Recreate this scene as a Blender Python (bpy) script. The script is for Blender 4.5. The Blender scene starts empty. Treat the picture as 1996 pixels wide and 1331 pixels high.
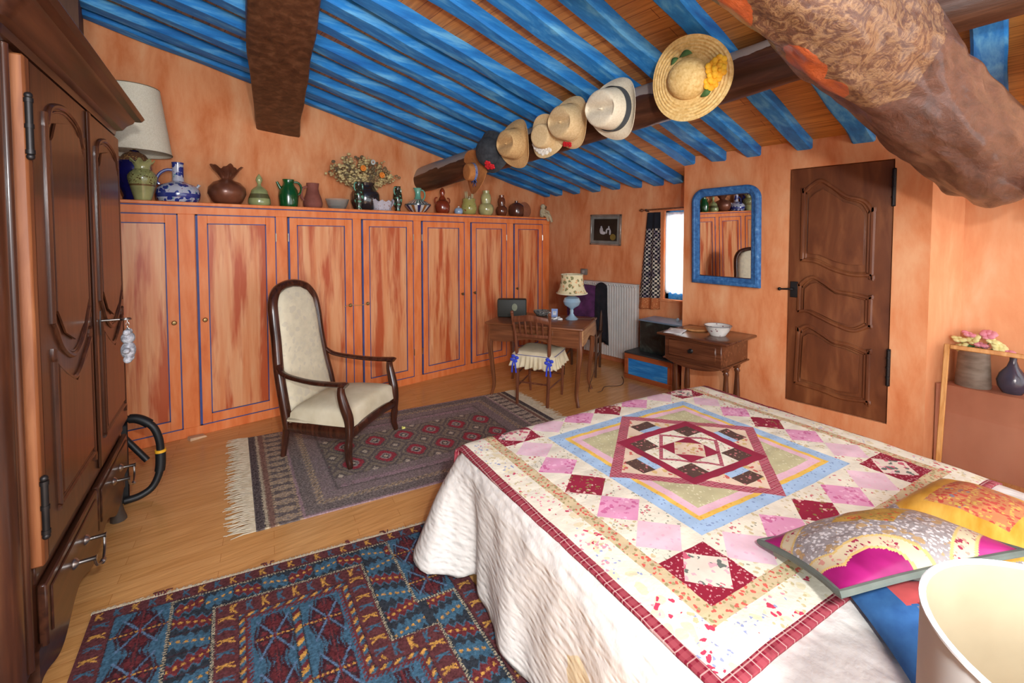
import bpy, bmesh, math, random
from mathutils import Matrix, Vector, noise
import numpy as np
R = math.radians; PI = math.pi
random.seed(11)
scene = bpy.context.scene
C = scene.collection

# ------------------------------------------------------------------ colours and materials
def s2l(c):
    c = c / 255.0
    return c / 12.92 if c <= 0.04045 else ((c + 0.055) / 1.055) ** 2.4
def L(c):
    return (s2l(c[0]), s2l(c[1]), s2l(c[2]), 1.0)
_mats = {}
def _base(name, rough, metal=0.0, spec=0.5, coat=0.0):
    m = bpy.data.materials.new(name); m.use_nodes = True
    nt = m.node_tree; b = nt.nodes['Principled BSDF']
    b.inputs['Roughness'].default_value = rough; b.inputs['Metallic'].default_value = metal
    b.inputs['Specular IOR Level'].default_value = spec; b.inputs['Coat Weight'].default_value = coat
    b.inputs['Coat Roughness'].default_value = 0.15
    return m, nt, b
def _coord(nt, scale, rot=(0, 0, 0), kind='Object'):
    tc = nt.nodes.new('ShaderNodeTexCoord'); mp = nt.nodes.new('ShaderNodeMapping')
    mp.inputs['Scale'].default_value = scale; mp.inputs['Rotation'].default_value = rot
    nt.links.new(tc.outputs[kind], mp.inputs['Vector'])
    return mp.outputs['Vector']
def _noise(nt, vec, scale=1.0, detail=4, rough=0.55, dist=0.0):
    n = nt.nodes.new('ShaderNodeTexNoise'); n.inputs['Scale'].default_value = scale
    n.inputs['Detail'].default_value = detail; n.inputs['Roughness'].default_value = rough
    n.inputs['Distortion'].default_value = dist
    nt.links.new(vec, n.inputs['Vector']); return n.outputs['Fac']
def _ramp(nt, fac, stops):
    r = nt.nodes.new('ShaderNodeValToRGB'); e = r.color_ramp.elements
    while len(e) < len(stops): e.new(0.5)
    for i, (p, c) in enumerate(stops):
        e[i].position = p; e[i].color = L(c)
    nt.links.new(fac, r.inputs['Fac']); return r.outputs['Color']
def _mix(nt, fac, a, b, mode='MIX'):
    m = nt.nodes.new('ShaderNodeMix'); m.data_type = 'RGBA'; m.blend_type = mode
    for sock, v in ((m.inputs[0], fac), (m.inputs[6], a), (m.inputs[7], b)):
        if isinstance(v, (int, float)): sock.default_value = v
        elif isinstance(v, tuple): sock.default_value = v
        else: nt.links.new(v, sock)
    return m.outputs[2]
def _math(nt, op, a, b=0.0):
    m = nt.nodes.new('ShaderNodeMath'); m.operation = op
    for sock, v in ((m.inputs[0], a), (m.inputs[1], b)):
        if isinstance(v, (int, float)): sock.default_value = v
        else: nt.links.new(v, sock)
    return m.outputs[0]
def _bump(nt, b, h, strength, dist=0.01):
    bp = nt.nodes.new('ShaderNodeBump'); bp.inputs['Strength'].default_value = strength
    bp.inputs['Distance'].default_value = dist
    nt.links.new(h, bp.inputs['Height']); nt.links.new(bp.outputs['Normal'], b.inputs['Normal'])
def NM(name, stops, scale=(1, 1, 1), ns=4.0, detail=5, rough=0.6, bump=0.0, metal=0.0, spec=0.4, coat=0.0,
       dist=0.0, kind='Object', bdist=0.01, rot=(0, 0, 0), nrough=0.55):
    """noise coloured material; stops = [(position, rgb)...]"""
    if name in _mats: return _mats[name]
    m, nt, b = _base(name, rough, metal, spec, coat)
    v = _coord(nt, scale, rot, kind); f = _noise(nt, v, ns, detail, nrough, dist)
    nt.links.new(_ramp(nt, f, stops), b.inputs['Base Color'])
    if bump: _bump(nt, b, f, bump, bdist)
    _mats[name] = m; return m
def flat(name, c, rough=0.5, metal=0.0, spec=0.5, coat=0.0, var=0.12):
    c2 = tuple(min(255, v * (1 + var)) for v in c); c1 = tuple(v * (1 - var) for v in c)
    return NM(name, [(0.3, c1), (0.7, c2)], ns=9.0, rough=rough, metal=metal, spec=spec, coat=coat)
def wood(name, dark, mid, light, axis='z', rough=0.42, coat=0.0, bump=0.08, k=1.0, spec=0.4):
    sc = {'x': (1.2, 16, 16), 'y': (16, 1.2, 16), 'z': (16, 16, 1.2)}[axis]
    return NM(name, [(0.25, dark), (0.5, mid), (0.78, light)], scale=tuple(v * k for v in sc), ns=2.2, detail=6,
              rough=rough, coat=coat, bump=bump, dist=0.35, bdist=0.004, spec=spec)
def printed(name, base, spots, rough=0.85, bump=0.0, bscale=60, scale=(1, 1, 1), base2=None, spec=0.3, coat=0.0):
    """cloth or glaze with a scattered print: spots = [(rgb, voronoi scale, threshold, offset)...]"""
    if name in _mats: return _mats[name]
    m, nt, b = _base(name, rough, 0, spec, coat)
    v = _coord(nt, scale)
    base2 = base2 or tuple(x * 0.94 for x in base)
    col = _ramp(nt, _noise(nt, v, 14, 3), [(0.35, base2), (0.65, base)])
    for i, spt in enumerate(spots):
        rgb, sc, th, off = spt[:4]
        ad = nt.nodes.new('ShaderNodeVectorMath'); ad.operation = 'ADD'
        nz = nt.nodes.new('ShaderNodeTexNoise'); nz.inputs['Scale'].default_value = sc * 1.1
        nt.links.new(v, nz.inputs['Vector'])
        sm = nt.nodes.new('ShaderNodeVectorMath'); sm.operation = 'SCALE'; sm.inputs['Scale'].default_value = 0.9 / sc
        nt.links.new(nz.outputs['Color'], sm.inputs[0])
        nt.links.new(v, ad.inputs[0]); nt.links.new(sm.outputs[0], ad.inputs[1])
        ad2 = nt.nodes.new('ShaderNodeVectorMath'); ad2.operation = 'ADD'
        nt.links.new(ad.outputs[0], ad2.inputs[0]); ad2.inputs[1].default_value = (off, off * 1.7, off * 0.3)
        vo = nt.nodes.new('ShaderNodeTexVoronoi'); vo.inputs['Scale'].default_value = sc
        nt.links.new(ad2.outputs[0], vo.inputs['Vector'])
        lt = _math(nt, 'LESS_THAN', vo.outputs['Distance'], th)
        if len(spt) > 4:
            o2 = nt.nodes.new('ShaderNodeVectorMath'); o2.operation = 'ADD'; o2.inputs[1].default_value = (off * 3.1, off, 0); nt.links.new(v, o2.inputs[0])
            lt = _math(nt, 'MULTIPLY', lt, _math(nt, 'GREATER_THAN', _noise(nt, o2.outputs[0], spt[4], 2), spt[5]))
        col = _mix(nt, lt, col, L(rgb))
    nt.links.new(col, b.inputs['Base Color'])
    if bump: _bump(nt, b, _noise(nt, v, bscale, 2), bump, 0.006)
    _mats[name] = m; return m
def plaid(name, c1, c2, c3, k, rot=0.0, rough=0.85):
    if name in _mats: return _mats[name]
    m, nt, b = _base(name, rough, 0, 0.2)
    v = _coord(nt, (k, k, k), (0, 0, rot))
    sp = nt.nodes.new('ShaderNodeSeparateXYZ'); nt.links.new(v, sp.inputs[0])
    def band(o, w, sh=0.0):
        return _math(nt, 'LESS_THAN', _math(nt, 'FRACT', _math(nt, 'ADD', o, sh)), w)
    col = _mix(nt, _math(nt, 'MULTIPLY', band(sp.outputs[0], 0.45), 0.55), L(c1), L(c2))
    col = _mix(nt, _math(nt, 'MULTIPLY', band(sp.outputs[1], 0.45), 0.55), col, L(c2))
    col = _mix(nt, _math(nt, 'MULTIPLY', band(sp.outputs[0], 0.09, 0.3), 0.5), col, L(c3))
    col = _mix(nt, _math(nt, 'MULTIPLY', band(sp.outputs[1], 0.09, 0.3), 0.5), col, L(c3))
    nt.links.new(col, b.inputs['Base Color']); _mats[name] = m; return m
def colattr(name, rough=0.9, ns=90, amt=0.35, bump=0.4):
    m, nt, b = _base(name, rough, 0, 0.1)
    a = nt.nodes.new('ShaderNodeAttribute'); a.attribute_name = 'Col'
    v = _coord(nt, (1, 1, 1)); f = _noise(nt, v, ns, 3)
    g = _ramp(nt, f, [(0.3, (175, 175, 175)), (0.7, (255, 255, 255))])
    nt.links.new(_mix(nt, 1.0, a.outputs['Color'], g, 'MULTIPLY'), b.inputs['Base Color'])
    _bump(nt, b, f, bump, 0.004); return m

# ------------------------------------------------------------------ mesh builder
class MB:
    def __init__(s): s.bm = bmesh.new(); s.mats = []
    def _mi(s, m):
        if m is None: return 0
        if m not in s.mats: s.mats.append(m)
        return s.mats.index(m)
    def _fin(s, verts, faces, m, T):
        i = s._mi(m)
        for f in faces: f.material_index = i; f.smooth = True
        if T is not None: bmesh.ops.transform(s.bm, matrix=T, verts=verts)
    def raw(s, vs, fs, m=None, T=None):
        bv = [s.bm.verts.new(v) for v in vs]; bf = []
        for f in fs:
            try: bf.append(s.bm.faces.new([bv[i] for i in f]))
            except ValueError: pass
        s._fin(bv, bf, m, T); return bv
    def box(s, x0, x1, y0, y1, z0, z1, m=None, bev=0.0, T=None, seg=1):
        r = bmesh.ops.create_cube(s.bm, size=1.0)
        vs = r['verts']
        bmesh.ops.transform(s.bm, matrix=Matrix.Translation(((x0 + x1) / 2, (y0 + y1) / 2, (z0 + z1) / 2)) @
                            Matrix.Diagonal((abs(x1 - x0), abs(y1 - y0), abs(z1 - z0), 1)), verts=vs)
        fs = list({f for v in vs for f in v.link_faces})
        if bev > 0:
            es = list({e for v in vs for e in v.link_edges})
            rb = bmesh.ops.bevel(s.bm, geom=es, offset=bev, segments=seg, affect='EDGES', profile=0.5)
            vs = list({v for f in rb['faces'] for v in f.verts} | {v for v in vs if v.is_valid})
            fs = list({f for v in vs for f in v.link_faces})
        s._fin(vs, fs, m, T); return vs
    def lathe(s, prof, m=None, seg=28, T=None, mf=None, closed=False, rfun=None):
        """prof [(r,z)...] round z; mf(i) picks a material for ring i; rfun(angle, r, z) reshapes"""
        rings = []
        for (r, z) in prof:
            if r < 1e-5: rings.append([s.bm.verts.new((0, 0, z))])
            else:
                ring = []
                for k in range(seg):
                    a = 2 * PI * k / seg
                    rr, zz = (r, z) if rfun is None else rfun(a, r, z)
                    ring.append(s.bm.verts.new((rr * math.cos(a), rr * math.sin(a), zz)))
                rings.append(ring)
        vs = [v for q in rings for v in q]; allf = []
        for i in range(len(rings) - 1):
            A, B = rings[i], rings[i + 1]; fs = []
            for k in range(seg):
                k2 = (k + 1) % seg
                if len(A) == 1 and len(B) == 1: continue
                if len(A) == 1: fs.append(s.bm.faces.new((A[0], B[k2], B[k])))
                elif len(B) == 1: fs.append(s.bm.faces.new((A[k], A[k2], B[0])))
                else: fs.append(s.bm.faces.new((A[k], A[k2], B[k2], B[k])))
            ii = s._mi(mf(i) if mf else m)
            for f in fs: f.material_index = ii; f.smooth = True
        if T is not None: bmesh.ops.transform(s.bm, matrix=T, verts=vs)
        return vs
    def tube(s, pts, r, m=None, seg=10, closed=False, up=None, T=None, caps=True):
        """r: radius, list of radii, or list of (ra, rb) with up given"""
        P = [Vector(p) for p in pts]; n = len(P)
        if not isinstance(r, (list, tuple)): r = [r] * n
        r = [(q, q) if not isinstance(q, (list, tuple)) else q for q in r]
        rings = []; prevN = None
        for i in range(n):
            a = P[(i - 1) % n] if (closed or i > 0) else P[i]
            b = P[(i + 1) % n] if (closed or i < n - 1) else P[i]
            t = (b - a)
            t = t.normalized() if t.length > 1e-9 else Vector((0, 0, 1))
            if up is not None:
                side = t.cross(Vector(up))
                if side.length < 1e-4: side = t.orthogonal()
                side.normalize(); nn = side.cross(t).normalized()
            else:
                if prevN is None: nn = t.orthogonal().normalized()
                else:
                    nn = prevN - t * prevN.dot(t)
                    nn = nn.normalized() if nn.length > 1e-6 else t.orthogonal().normalized()
                side = t.cross(nn).normalized(); prevN = nn
            rings.append([s.bm.verts.new(P[i] + side * (r[i][0] * math.cos(2 * PI * k / seg + PI / seg)) +
                                         nn * (r[i][1] * math.sin(2 * PI * k / seg + PI / seg))) for k in range(seg)])
        fs = []
        for i in range(n if closed else n - 1):
            A, B = rings[i], rings[(i + 1) % n]
            for k in range(seg):
                fs.append(s.bm.faces.new((A[k], A[(k + 1) % seg], B[(k + 1) % seg], B[k])))
        if caps and not closed:
            fs.append(s.bm.faces.new(list(reversed(rings[0])))); fs.append(s.bm.faces.new(rings[-1]))
        vs = [v for q in rings for v in q]
        s._fin(vs, fs, m, T); return vs
    def prism(s, poly, z0, z1, m=None, T=None, bev=0.0):
        n = len(poly)
        a = [s.bm.verts.new((p[0], p[1], z0)) for p in poly]; b = [s.bm.verts.new((p[0], p[1], z1)) for p in poly]
        fs = [s.bm.faces.new(list(reversed(a))), s.bm.faces.new(b)]
        for i in range(n): fs.append(s.bm.faces.new((a[i], a[(i + 1) % n], b[(i + 1) % n], b[i])))
        s._fin(a + b, fs, m, T); return a + b
    def ball(s, c, r, m=None, sc=(1, 1, 1), u=14, v=10, T=None):
        q = bmesh.ops.create_uvsphere(s.bm, u_segments=u, v_segments=v, radius=r)
        vs = q['verts']
        bmesh.ops.transform(s.bm, matrix=Matrix.Translation(c) @ Matrix.Diagonal((sc[0], sc[1], sc[2], 1)), verts=vs)
        s._fin(vs, list({f for w in vs for f in w.link_faces}), m, T); return vs
    def grid(s, nu, nv, fn, m=None, mf=None, T=None, wrapu=False):
        vs = [[s.bm.verts.new(fn(i / nu, j / nv)) for i in range(nu if wrapu else nu + 1)] for j in range(nv + 1)]
        fs = []
        for j in range(nv):
            for i in range(nu):
                i2 = (i + 1) % nu if wrapu else i + 1
                f = s.bm.faces.new((vs[j][i], vs[j][i2], vs[j + 1][i2], vs[j + 1][i]))
                f.smooth = True; f.material_index = s._mi(mf(i, j) if mf else m); fs.append(f)
        if T is not None: bmesh.ops.transform(s.bm, matrix=T, verts=[v for q in vs for v in q])
        return vs
    def build(s, name, parent=None, m=None, angle=40, recalc=True, loc=None, rotz=None):
        if recalc: bmesh.ops.recalc_face_normals(s.bm, faces=s.bm.faces[:])
        me = bpy.data.meshes.new(name); s.bm.to_mesh(me); s.bm.free()
        for q in (s.mats or ([m] if m else [])): me.materials.append(q)
        if angle < 180:
            try: me.set_sharp_from_angle(angle=R(angle))
            except Exception: pass
        o = bpy.data.objects.new(name, me); C.objects.link(o)
        if parent is not None: o.parent = parent
        if loc is not None: o.location = loc
        if rotz is not None: o.rotation_euler = (0, 0, rotz)
        return o
def tag(o, label=None, cat=None, group=None, kind=None):
    if label: o['label'] = label
    if cat: o['category'] = cat
    if group: o['group'] = group
    if kind: o['kind'] = kind
    return o
def thing(name, label, cat, loc=(0, 0, 0), rotz=0.0, group=None):
    o = bpy.data.objects.new(name, None); C.objects.link(o); o.empty_display_size = 0.1
    o.location = loc; o.rotation_euler = (0, 0, rotz)
    return tag(o, label, cat, group)
def struct(o): o['kind'] = 'structure'; return o
def copy_tree(o, parent=None):
    c = o.copy(); C.objects.link(c)
    if parent is not None: c.parent = parent
    for ch in list(o.children): copy_tree(ch, c)
    return c
def TR(x, y, z, rz=0, rx=0, ry=0):
    return Matrix.Translation((x, y, z)) @ Matrix.Rotation(rz, 4, 'Z') @ Matrix.Rotation(ry, 4, 'Y') @ Matrix.Rotation(rx, 4, 'X')
def bez(p0, p1, p2, p3, n=10):
    out = []
    for i in range(n + 1):
        t = i / n; a = (1 - t) ** 3; b = 3 * t * (1 - t) ** 2; c = 3 * t * t * (1 - t); d = t ** 3
        out.append(tuple(a * p0[k] + b * p1[k] + c * p2[k] + d * p3[k] for k in range(len(p0))))
    return out
def smooth_pts(pts, n=6):
    """Catmull-Rom through the points"""
    P = [Vector(p) for p in pts]; out = []
    for i in range(len(P) - 1):
        p0 = P[max(i - 1, 0)]; p1 = P[i]; p2 = P[i + 1]; p3 = P[min(i + 2, len(P) - 1)]
        for k in range(n):
            t = k / n
            out.append(0.5 * ((2 * p1) + (p2 - p0) * t + (2 * p0 - 5 * p1 + 4 * p2 - p3) * t * t + (3 * p1 - p0 - 3 * p2 + p3) * t ** 3))
    out.append(P[-1]); return out

# ------------------------------------------------------------------ camera
CAMH = 1.55
cam_d = bpy.data.cameras.new('camera'); cam = bpy.data.objects.new('camera', cam_d); C.objects.link(cam)
cam_d.sensor_width = 36.0; cam_d.lens = 858.0 / 1996 * 36; cam_d.shift_y = -(665.5 - 497.0) / 1996; cam_d.clip_start = 0.02
cam.location = (0, 0, CAMH)
cam.rotation_euler = (R(90 - 2.2), 0, R(49.0 - 90.0))
scene.camera = cam
scene.view_settings.view_transform = 'Standard'; scene.view_settings.look = 'None'
scene.view_settings.gamma = 1.0; scene.view_settings.use_curve_mapping = False
scene.view_settings.exposure = 0.85
try:
    scene.cycles.use_denoising = True; scene.cycles.max_bounces = 8
    scene.cycles.sample_clamp_indirect = 6.0
except Exception: pass

# ------------------------------------------------------------------ light
w = bpy.data.worlds.new('daylight'); scene.world = w; w.use_nodes = True
w.node_tree.nodes['Background'].inputs['Color'].default_value = (0.95, 0.98, 1.0, 1)
w.node_tree.nodes['Background'].inputs['Strength'].default_value = 1.35
def light(name, kind, loc, power, color=(1, 1, 1), size=0.1, rot=(0, 0, 0), sy=None):
    d = bpy.data.lights.new(name, kind); d.energy = power; d.color = color
    if kind == 'AREA':
        d.shape = 'RECTANGLE'; d.size = size; d.size_y = sy or size
    else: d.shadow_soft_size = size
    o = bpy.data.objects.new(name, d); C.objects.link(o); o.location = loc; o.rotation_euler = rot; return o
# the camera's own flash, just above and right of the lens
light('camera_flash', 'POINT', (0.10, -0.26, 1.86), 86, (0.98, 0.985, 1.0), 0.05)
# added soft fill light behind the camera, no window known there
light('rear_fill_light', 'AREA', (-0.75, -1.75, 1.75), 62, (0.95, 0.98, 1.0), 1.3, (R(90), 0, R(-38)), 1.5)
# daylight outside the little window, shining in (-x)
light('window_daylight', 'AREA', (5.05, 2.45, 1.45), 70, (1.0, 0.98, 0.95), 0.9, (R(90), 0, R(90)), 1.0)

# ------------------------------------------------------------------ common materials
PLASTER = NM('orange_limewash_plaster', [(0.3, (202, 112, 64)), (0.5, (220, 144, 97)), (0.7, (229, 168, 123))],
             scale=(2.4, 2.4, 0.75), ns=2.4, detail=9, rough=0.85, bump=0.2, dist=0.25, bdist=0.008, spec=0.2, nrough=0.62)
BLUE = NM('blue_painted_wood', [(0.25, (26, 88, 164)), (0.5, (44, 134, 210)), (0.75, (124, 198, 236))],
          scale=(1.0, 7, 7), ns=2.0, detail=8, rough=0.55, bump=0.3, dist=0.3, bdist=0.006, spec=0.3, nrough=0.65)
DWOOD = wood('dark_walnut', (44, 22, 13), (66, 35, 21), (94, 54, 33), 'z', rough=0.32, coat=0.25)
DWOODX = wood('dark_walnut_grain_across', (36, 18, 11), (56, 29, 18), (80, 45, 28), 'x', rough=0.32, coat=0.25)
MWOOD = wood('brown_oak', (84, 46, 26), (118, 68, 40), (150, 92, 58), 'x', rough=0.35, coat=0.2)
MWOODZ = wood('brown_oak_upright', (84, 46, 26), (118, 68, 40), (150, 92, 58), 'z', rough=0.35, coat=0.2)
METAL = flat('aged_steel', (165, 160, 155), 0.3, 1.0)
IRON = flat('black_iron', (45, 42, 42), 0.45, 0.7)
BRASS = flat('old_brass', (140, 115, 75), 0.4, 0.9)
LINEBLUE = flat('blue_line_paint', (52, 70, 130), 0.6)

# ================================================================== THE ROOM
def zr(x): return 2.15 + 0.21 * (4.6 - x)          # underside of the rafters
def slab(mb, x0, x1, y0, y1, z0, m=None, top=None):
    top = top or (lambda x: zr(x) + 0.075)
    vs = [(x, y, z) for z in (0, 1) for (x, y) in ((x0, y0), (x1, y0), (x1, y1), (x0, y1))]
    vs = [(x, y, (z0 if z == 0 else top(x))) for (x, y, z) in vs]
    mb.raw(vs, [(3, 2, 1, 0), (4, 5, 6, 7), (0, 1, 5, 4), (1, 2, 6, 5), (2, 3, 7, 6), (3, 0, 4, 7)], m)
def planprism(mb, poly, z0, m=None, top=None):
    top = top or (lambda x: zr(x) + 0.075)
    n = len(poly); vs = [(x, y, z0) for x, y in poly] + [(x, y, top(x)) for x, y in poly]
    mb.raw(vs, [tuple(range(n - 1, -1, -1)), tuple(range(n, 2 * n))] +
           [(i, (i + 1) % n, n + (i + 1) % n, n + i) for i in range(n)], m)

# floor: laminate boards running along x
def floor_mat():
    m, nt, b = _base('laminate_floor', 0.22, 0, 0.5)
    v = _coord(nt, (1, 1, 1), (0, 0, R(12)))
    br = nt.nodes.new('ShaderNodeTexBrick'); nt.links.new(v, br.inputs['Vector'])
    br.inputs['Scale'].default_value = 1.0; br.inputs['Brick Width'].default_value = 0.62; br.inputs['Row Height'].default_value = 0.065
    br.inputs['Mortar Size'].default_value = 0.0012; br.inputs['Mortar Smooth'].default_value = 0.2; br.offset = 0.37; br.offset_frequency = 2
    br.inputs['Color1'].default_value = L((220, 166, 102)); br.inputs['Color2'].default_value = L((229, 177, 114)); br.inputs['Mortar'].default_value = L((190, 132, 76))
    g = _ramp(nt, _noise(nt, _coord(nt, (1.6, 26, 1), (0, 0, R(12))), 2.2, 6, 0.6, 0.4), [(0.3, (222, 210, 198)), (0.7, (255, 250, 245))])
    nt.links.new(_mix(nt, 1.0, br.outputs['Color'], g, 'MULTIPLY'), b.inputs['Base Color'])
    return m
f = MB(); f.box(-2.2, 5.0, -2.0, 4.75, -0.08, 0.0); struct(f.build('floor', m=floor_mat()))

# ceiling boards above the rafters
def ceil_mat():
    m, nt, b = _base('pine_ceiling_boards', 0.5, 0, 0.35)
    v = _coord(nt, (1, 1, 1), (0, 0, R(90)))
    br = nt.nodes.new('ShaderNodeTexBrick'); nt.links.new(v, br.inputs['Vector'])
    br.inputs['Scale'].default_value = 1.0; br.inputs['Brick Width'].default_value = 2.6; br.inputs['Row Height'].default_value = 0.095
    br.inputs['Mortar Size'].default_value = 0.0022; br.inputs['Mortar Smooth'].default_value = 0.3
    br.inputs['Color1'].default_value = L((222, 156, 80)); br.inputs['Color2'].default_value = L((206, 138, 66)); br.inputs['Mortar'].default_value = L((132, 76, 32))
    g = _ramp(nt, _noise(nt, _coord(nt, (24, 1.5, 1)), 2.0, 6, 0.6, 0.4), [(0.3, (190, 175, 160)), (0.7, (255, 248, 240))])
    nt.links.new(_mix(nt, 1.0, br.outputs['Color'], g, 'MULTIPLY'), b.inputs['Base Color'])
    return m
f = MB(); x0, x1, y0, y1 = -1.7, 4.8, -1.3, 4.75
f.raw([(x, y, zr(x) + 0.075 + dz) for dz in (0, 0.04) for x, y in ((x0, y0), (x1, y0), (x1, y1), (x0, y1))],
      [(3, 2, 1, 0), (4, 5, 6, 7), (0, 1, 5, 4), (1, 2, 6, 5), (2, 3, 7, 6), (3, 0, 4, 7)])
struct(f.build('ceiling', m=ceil_mat()))

f = MB(); slab(f, -0.6, 4.75, 4.58, 4.75, 0, PLASTER); struct(f.build('wall_back'))
# wall behind the wardrobe (runs a little askew) and the brown board closing the rafters at its end
DPL = NM('brown_wood_panelling', [(0.3, (70, 42, 28)), (0.7, (104, 66, 44))], scale=(8, 8, 1), ns=2, rough=0.6, bump=0.2)
a = R(8.4); dx, dy = math.sin(a), math.cos(a)
f = MB(); planprism(f, [(-0.42, 4.58), (-0.42 - 5.0 * dx, 4.58 - 5.0 * dy), (-0.57 - 5.0 * dx, 4.58 - 5.0 * dy), (-0.57, 4.58)], 0, DPL)
struct(f.build('wall_left'))
f = MB(); slab(f, -0.43, -0.215, 4.12, 4.58, 0, DPL); struct(f.build('trim_1'))
# window wall: pieces round the opening
f = MB()
WY0, WY1, WZ0, WZ1 = 2.16, 2.655, 0.845, 1.86
slab(f, 4.6, 4.75, 2.0, 4.58, 0, PLASTER, top=lambda x: WZ0)
slab(f, 4.6, 4.75, WY1, 4.58, WZ0, PLASTER, top=lambda x: WZ1)
slab(f, 4.6, 4.75, 2.0, 4.58, WZ1, PLASTER)
struct(f.build('wall_right'))
# wall with the door, standing proud of the window wall
DY0, DY1, DZ0, DZ1 = 0.588, 1.245, 0.205, 2.112
f = MB()
slab(f, 4.1, 4.6, DY1, 2.155, 0, PLASTER)
slab(f, 4.1, 4.6, 0.39, DY0, 0, PLASTER)
slab(f, 4.1, 4.6, DY0, DY1, 0, PLASTER, top=lambda x: DZ0)
slab(f, 4.1, 4.6, DY0, DY1, DZ1, PLASTER)
slab(f, 4.16, 4.6, DY0, DY1, DZ0, PLASTER, top=lambda x: DZ1)
struct(f.build('wall_front'))
# the nearer wall on the right with its return
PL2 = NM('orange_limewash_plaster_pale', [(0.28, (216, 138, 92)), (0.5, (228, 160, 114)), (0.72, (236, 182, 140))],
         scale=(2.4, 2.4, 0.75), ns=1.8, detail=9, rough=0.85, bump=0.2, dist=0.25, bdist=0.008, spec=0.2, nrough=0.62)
f = MB(); planprism(f, [(4.1, 0.39), (4.42, 0.252), (4.33, -1.1), (4.75, -1.1), (4.75, 0.39)], 0, PL2)
struct(f.build('wall_near'))
f = MB(); planprism(f, [(3.05, -0.06), (3.05, -1.1), (3.65, -1.1), (3.65, -0.06)], 1.72, PL2); struct(f.build('wall_side'))
# masonry ledge in front of it
def near(s, out): return (4.40 - 0.07 * s - 0.998 * out, 0.26 - 0.998 * s + 0.07 * out)
f = MB(); planprism(f, [(4.43, 0.235), (4.18, 0.345), near(1.3, 0.22), near(1.3, -0.03)], 0,
                    NM('brown_limewash', [(0.3, (178, 118, 92)), (0.7, (204, 146, 118))], ns=3, rough=0.85, scale=(1, 1, .5), bump=.2), top=lambda x: 0.552)
struct(f.build('trim_2'))
# skirting under the window wall
f = MB(); f.box(4.575, 4.6, 2.16, 4.58, 0, 0.075, NM('terracotta_skirting', [(0.3, (176, 98, 60)), (0.7, (202, 124, 82))], ns=8, rough=0.6), 0.004)
struct(f.build('baseboard_right'))

# window
f = MB()
for (a0, a1, b0, b1) in ((WY0, WY1, WZ0, WZ0 + 0.085), (WY0, WY1, WZ1 - 0.06, WZ1), (WY1 - 0.045, WY1, WZ0, WZ1), (WY0, WY0 + 0.045, WZ0, WZ1)):
    f.box(4.645, 4.69, a0, a1, b0, b1, BLUE, 0.004)
win = struct(f.build('window_1'))
gl, nt, b = _base('window_glass', 0.02); b.inputs['Transmission Weight'].default_value = 1.0
f = MB(); f.box(4.664, 4.668, WY0 + .04, WY1 - .04, WZ0 + .08, WZ1 - .05, gl); f.build('pane', win)
f = MB(); f.box(4.585, 4.645, WY0, WY1 + 0.02, WZ0 - 0.02, WZ0 + 0.012, PLASTER, 0.004); f.build('sill', win)
# net curtain
net, nt, b = _base('net_curtain', 0.9, 0, 0.1)
b.inputs['Base Color'].default_value = (0.93, 0.93, 0.92, 1)
tr = nt.nodes.new('ShaderNodeBsdfTranslucent'); tr.inputs['Color'].default_value = (0.95, 0.95, 0.94, 1)
mx = nt.nodes.new('ShaderNodeMixShader'); mx.inputs[0].default_value = 0.6
nt.links.new(b.outputs[0], mx.inputs[1]); nt.links.new(tr.outputs[0], mx.inputs[2])
nt.links.new(mx.outputs[0], nt.nodes['Material Output'].inputs['Surface'])
f = MB()
f.grid(60, 20, lambda u, v: (4.612 + 0.008 * math.sin(u * 46), WY0 + 0.01 + u * (WY1 - WY0 - 0.02), WZ1 - 0.02 - v * (0.90 + 0.018 * abs(math.sin(u * 22)))), net)
o = f.build('net_curtain', recalc=False); tag(o, 'white net curtain hanging over the little window', 'curtain')
o.modifiers.new('s', 'SOLIDIFY').thickness = 0.0015
# curtain rod
rod = thing('curtain_rod', 'thin wooden curtain rod with a finial above the little window', 'curtain rod', (4.55, 2.9, 1.875))
f = MB(); f.tube([(0, 0, 0), (0, -0.73, 0.01)], 0.009, MWOOD); f.build('rod', rod)
f = MB(); f.ball((0, 0.012, 0), 0.02, MWOOD); f.ball((0, 0.034, 0), 0.011, MWOOD); f.build('finial', rod)
f = MB(); f.tube([(0.05, -0.05, -0.012), (0.0, -0.05, -0.012)], 0.006, IRON); f.tube([(0, -0.05, -0.012), (0, -0.05, 0.012)], 0.012, IRON); f.build('bracket', rod)
# patterned curtain
CURT_B = flat('black_velvet', (20, 22, 32), 0.95)
def curt_mat():
    m, nt, b = _base('curtain_check', 0.9, 0, 0.1)
    v = _coord(nt, (1, 1, 1)); sp = nt.nodes.new('ShaderNodeSeparateXYZ'); nt.links.new(v, sp.inputs[0])
    def tri(o, k, ph): return _math(nt, 'FRACT', _math(nt, 'ADD', _math(nt, 'MULTIPLY', o, k), ph))
    a1 = _math(nt, 'LESS_THAN', tri(sp.outputs[1], 22, 0), 0.5); b1 = _math(nt, 'LESS_THAN', tri(sp.outputs[2], 22, 0), 0.5)
    ck = _math(nt, 'ABSOLUTE', _math(nt, 'SUBTRACT', a1, b1))
    n1 = _noise(nt, v, 9, 2)
    light_ = _ramp(nt, n1, [(0.42, (205, 198, 180)), (0.52, (92, 74, 100)), (0.6, (196, 190, 175))])
    nt.links.new(_mix(nt, ck, L((24, 24, 32)), light_), b.inputs['Base Color']); return m
CHECK = curt_mat(); CORG = printed('curtain_orange_band', (184, 104, 60), [((215, 165, 110), 60, .25, 0)])
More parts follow.
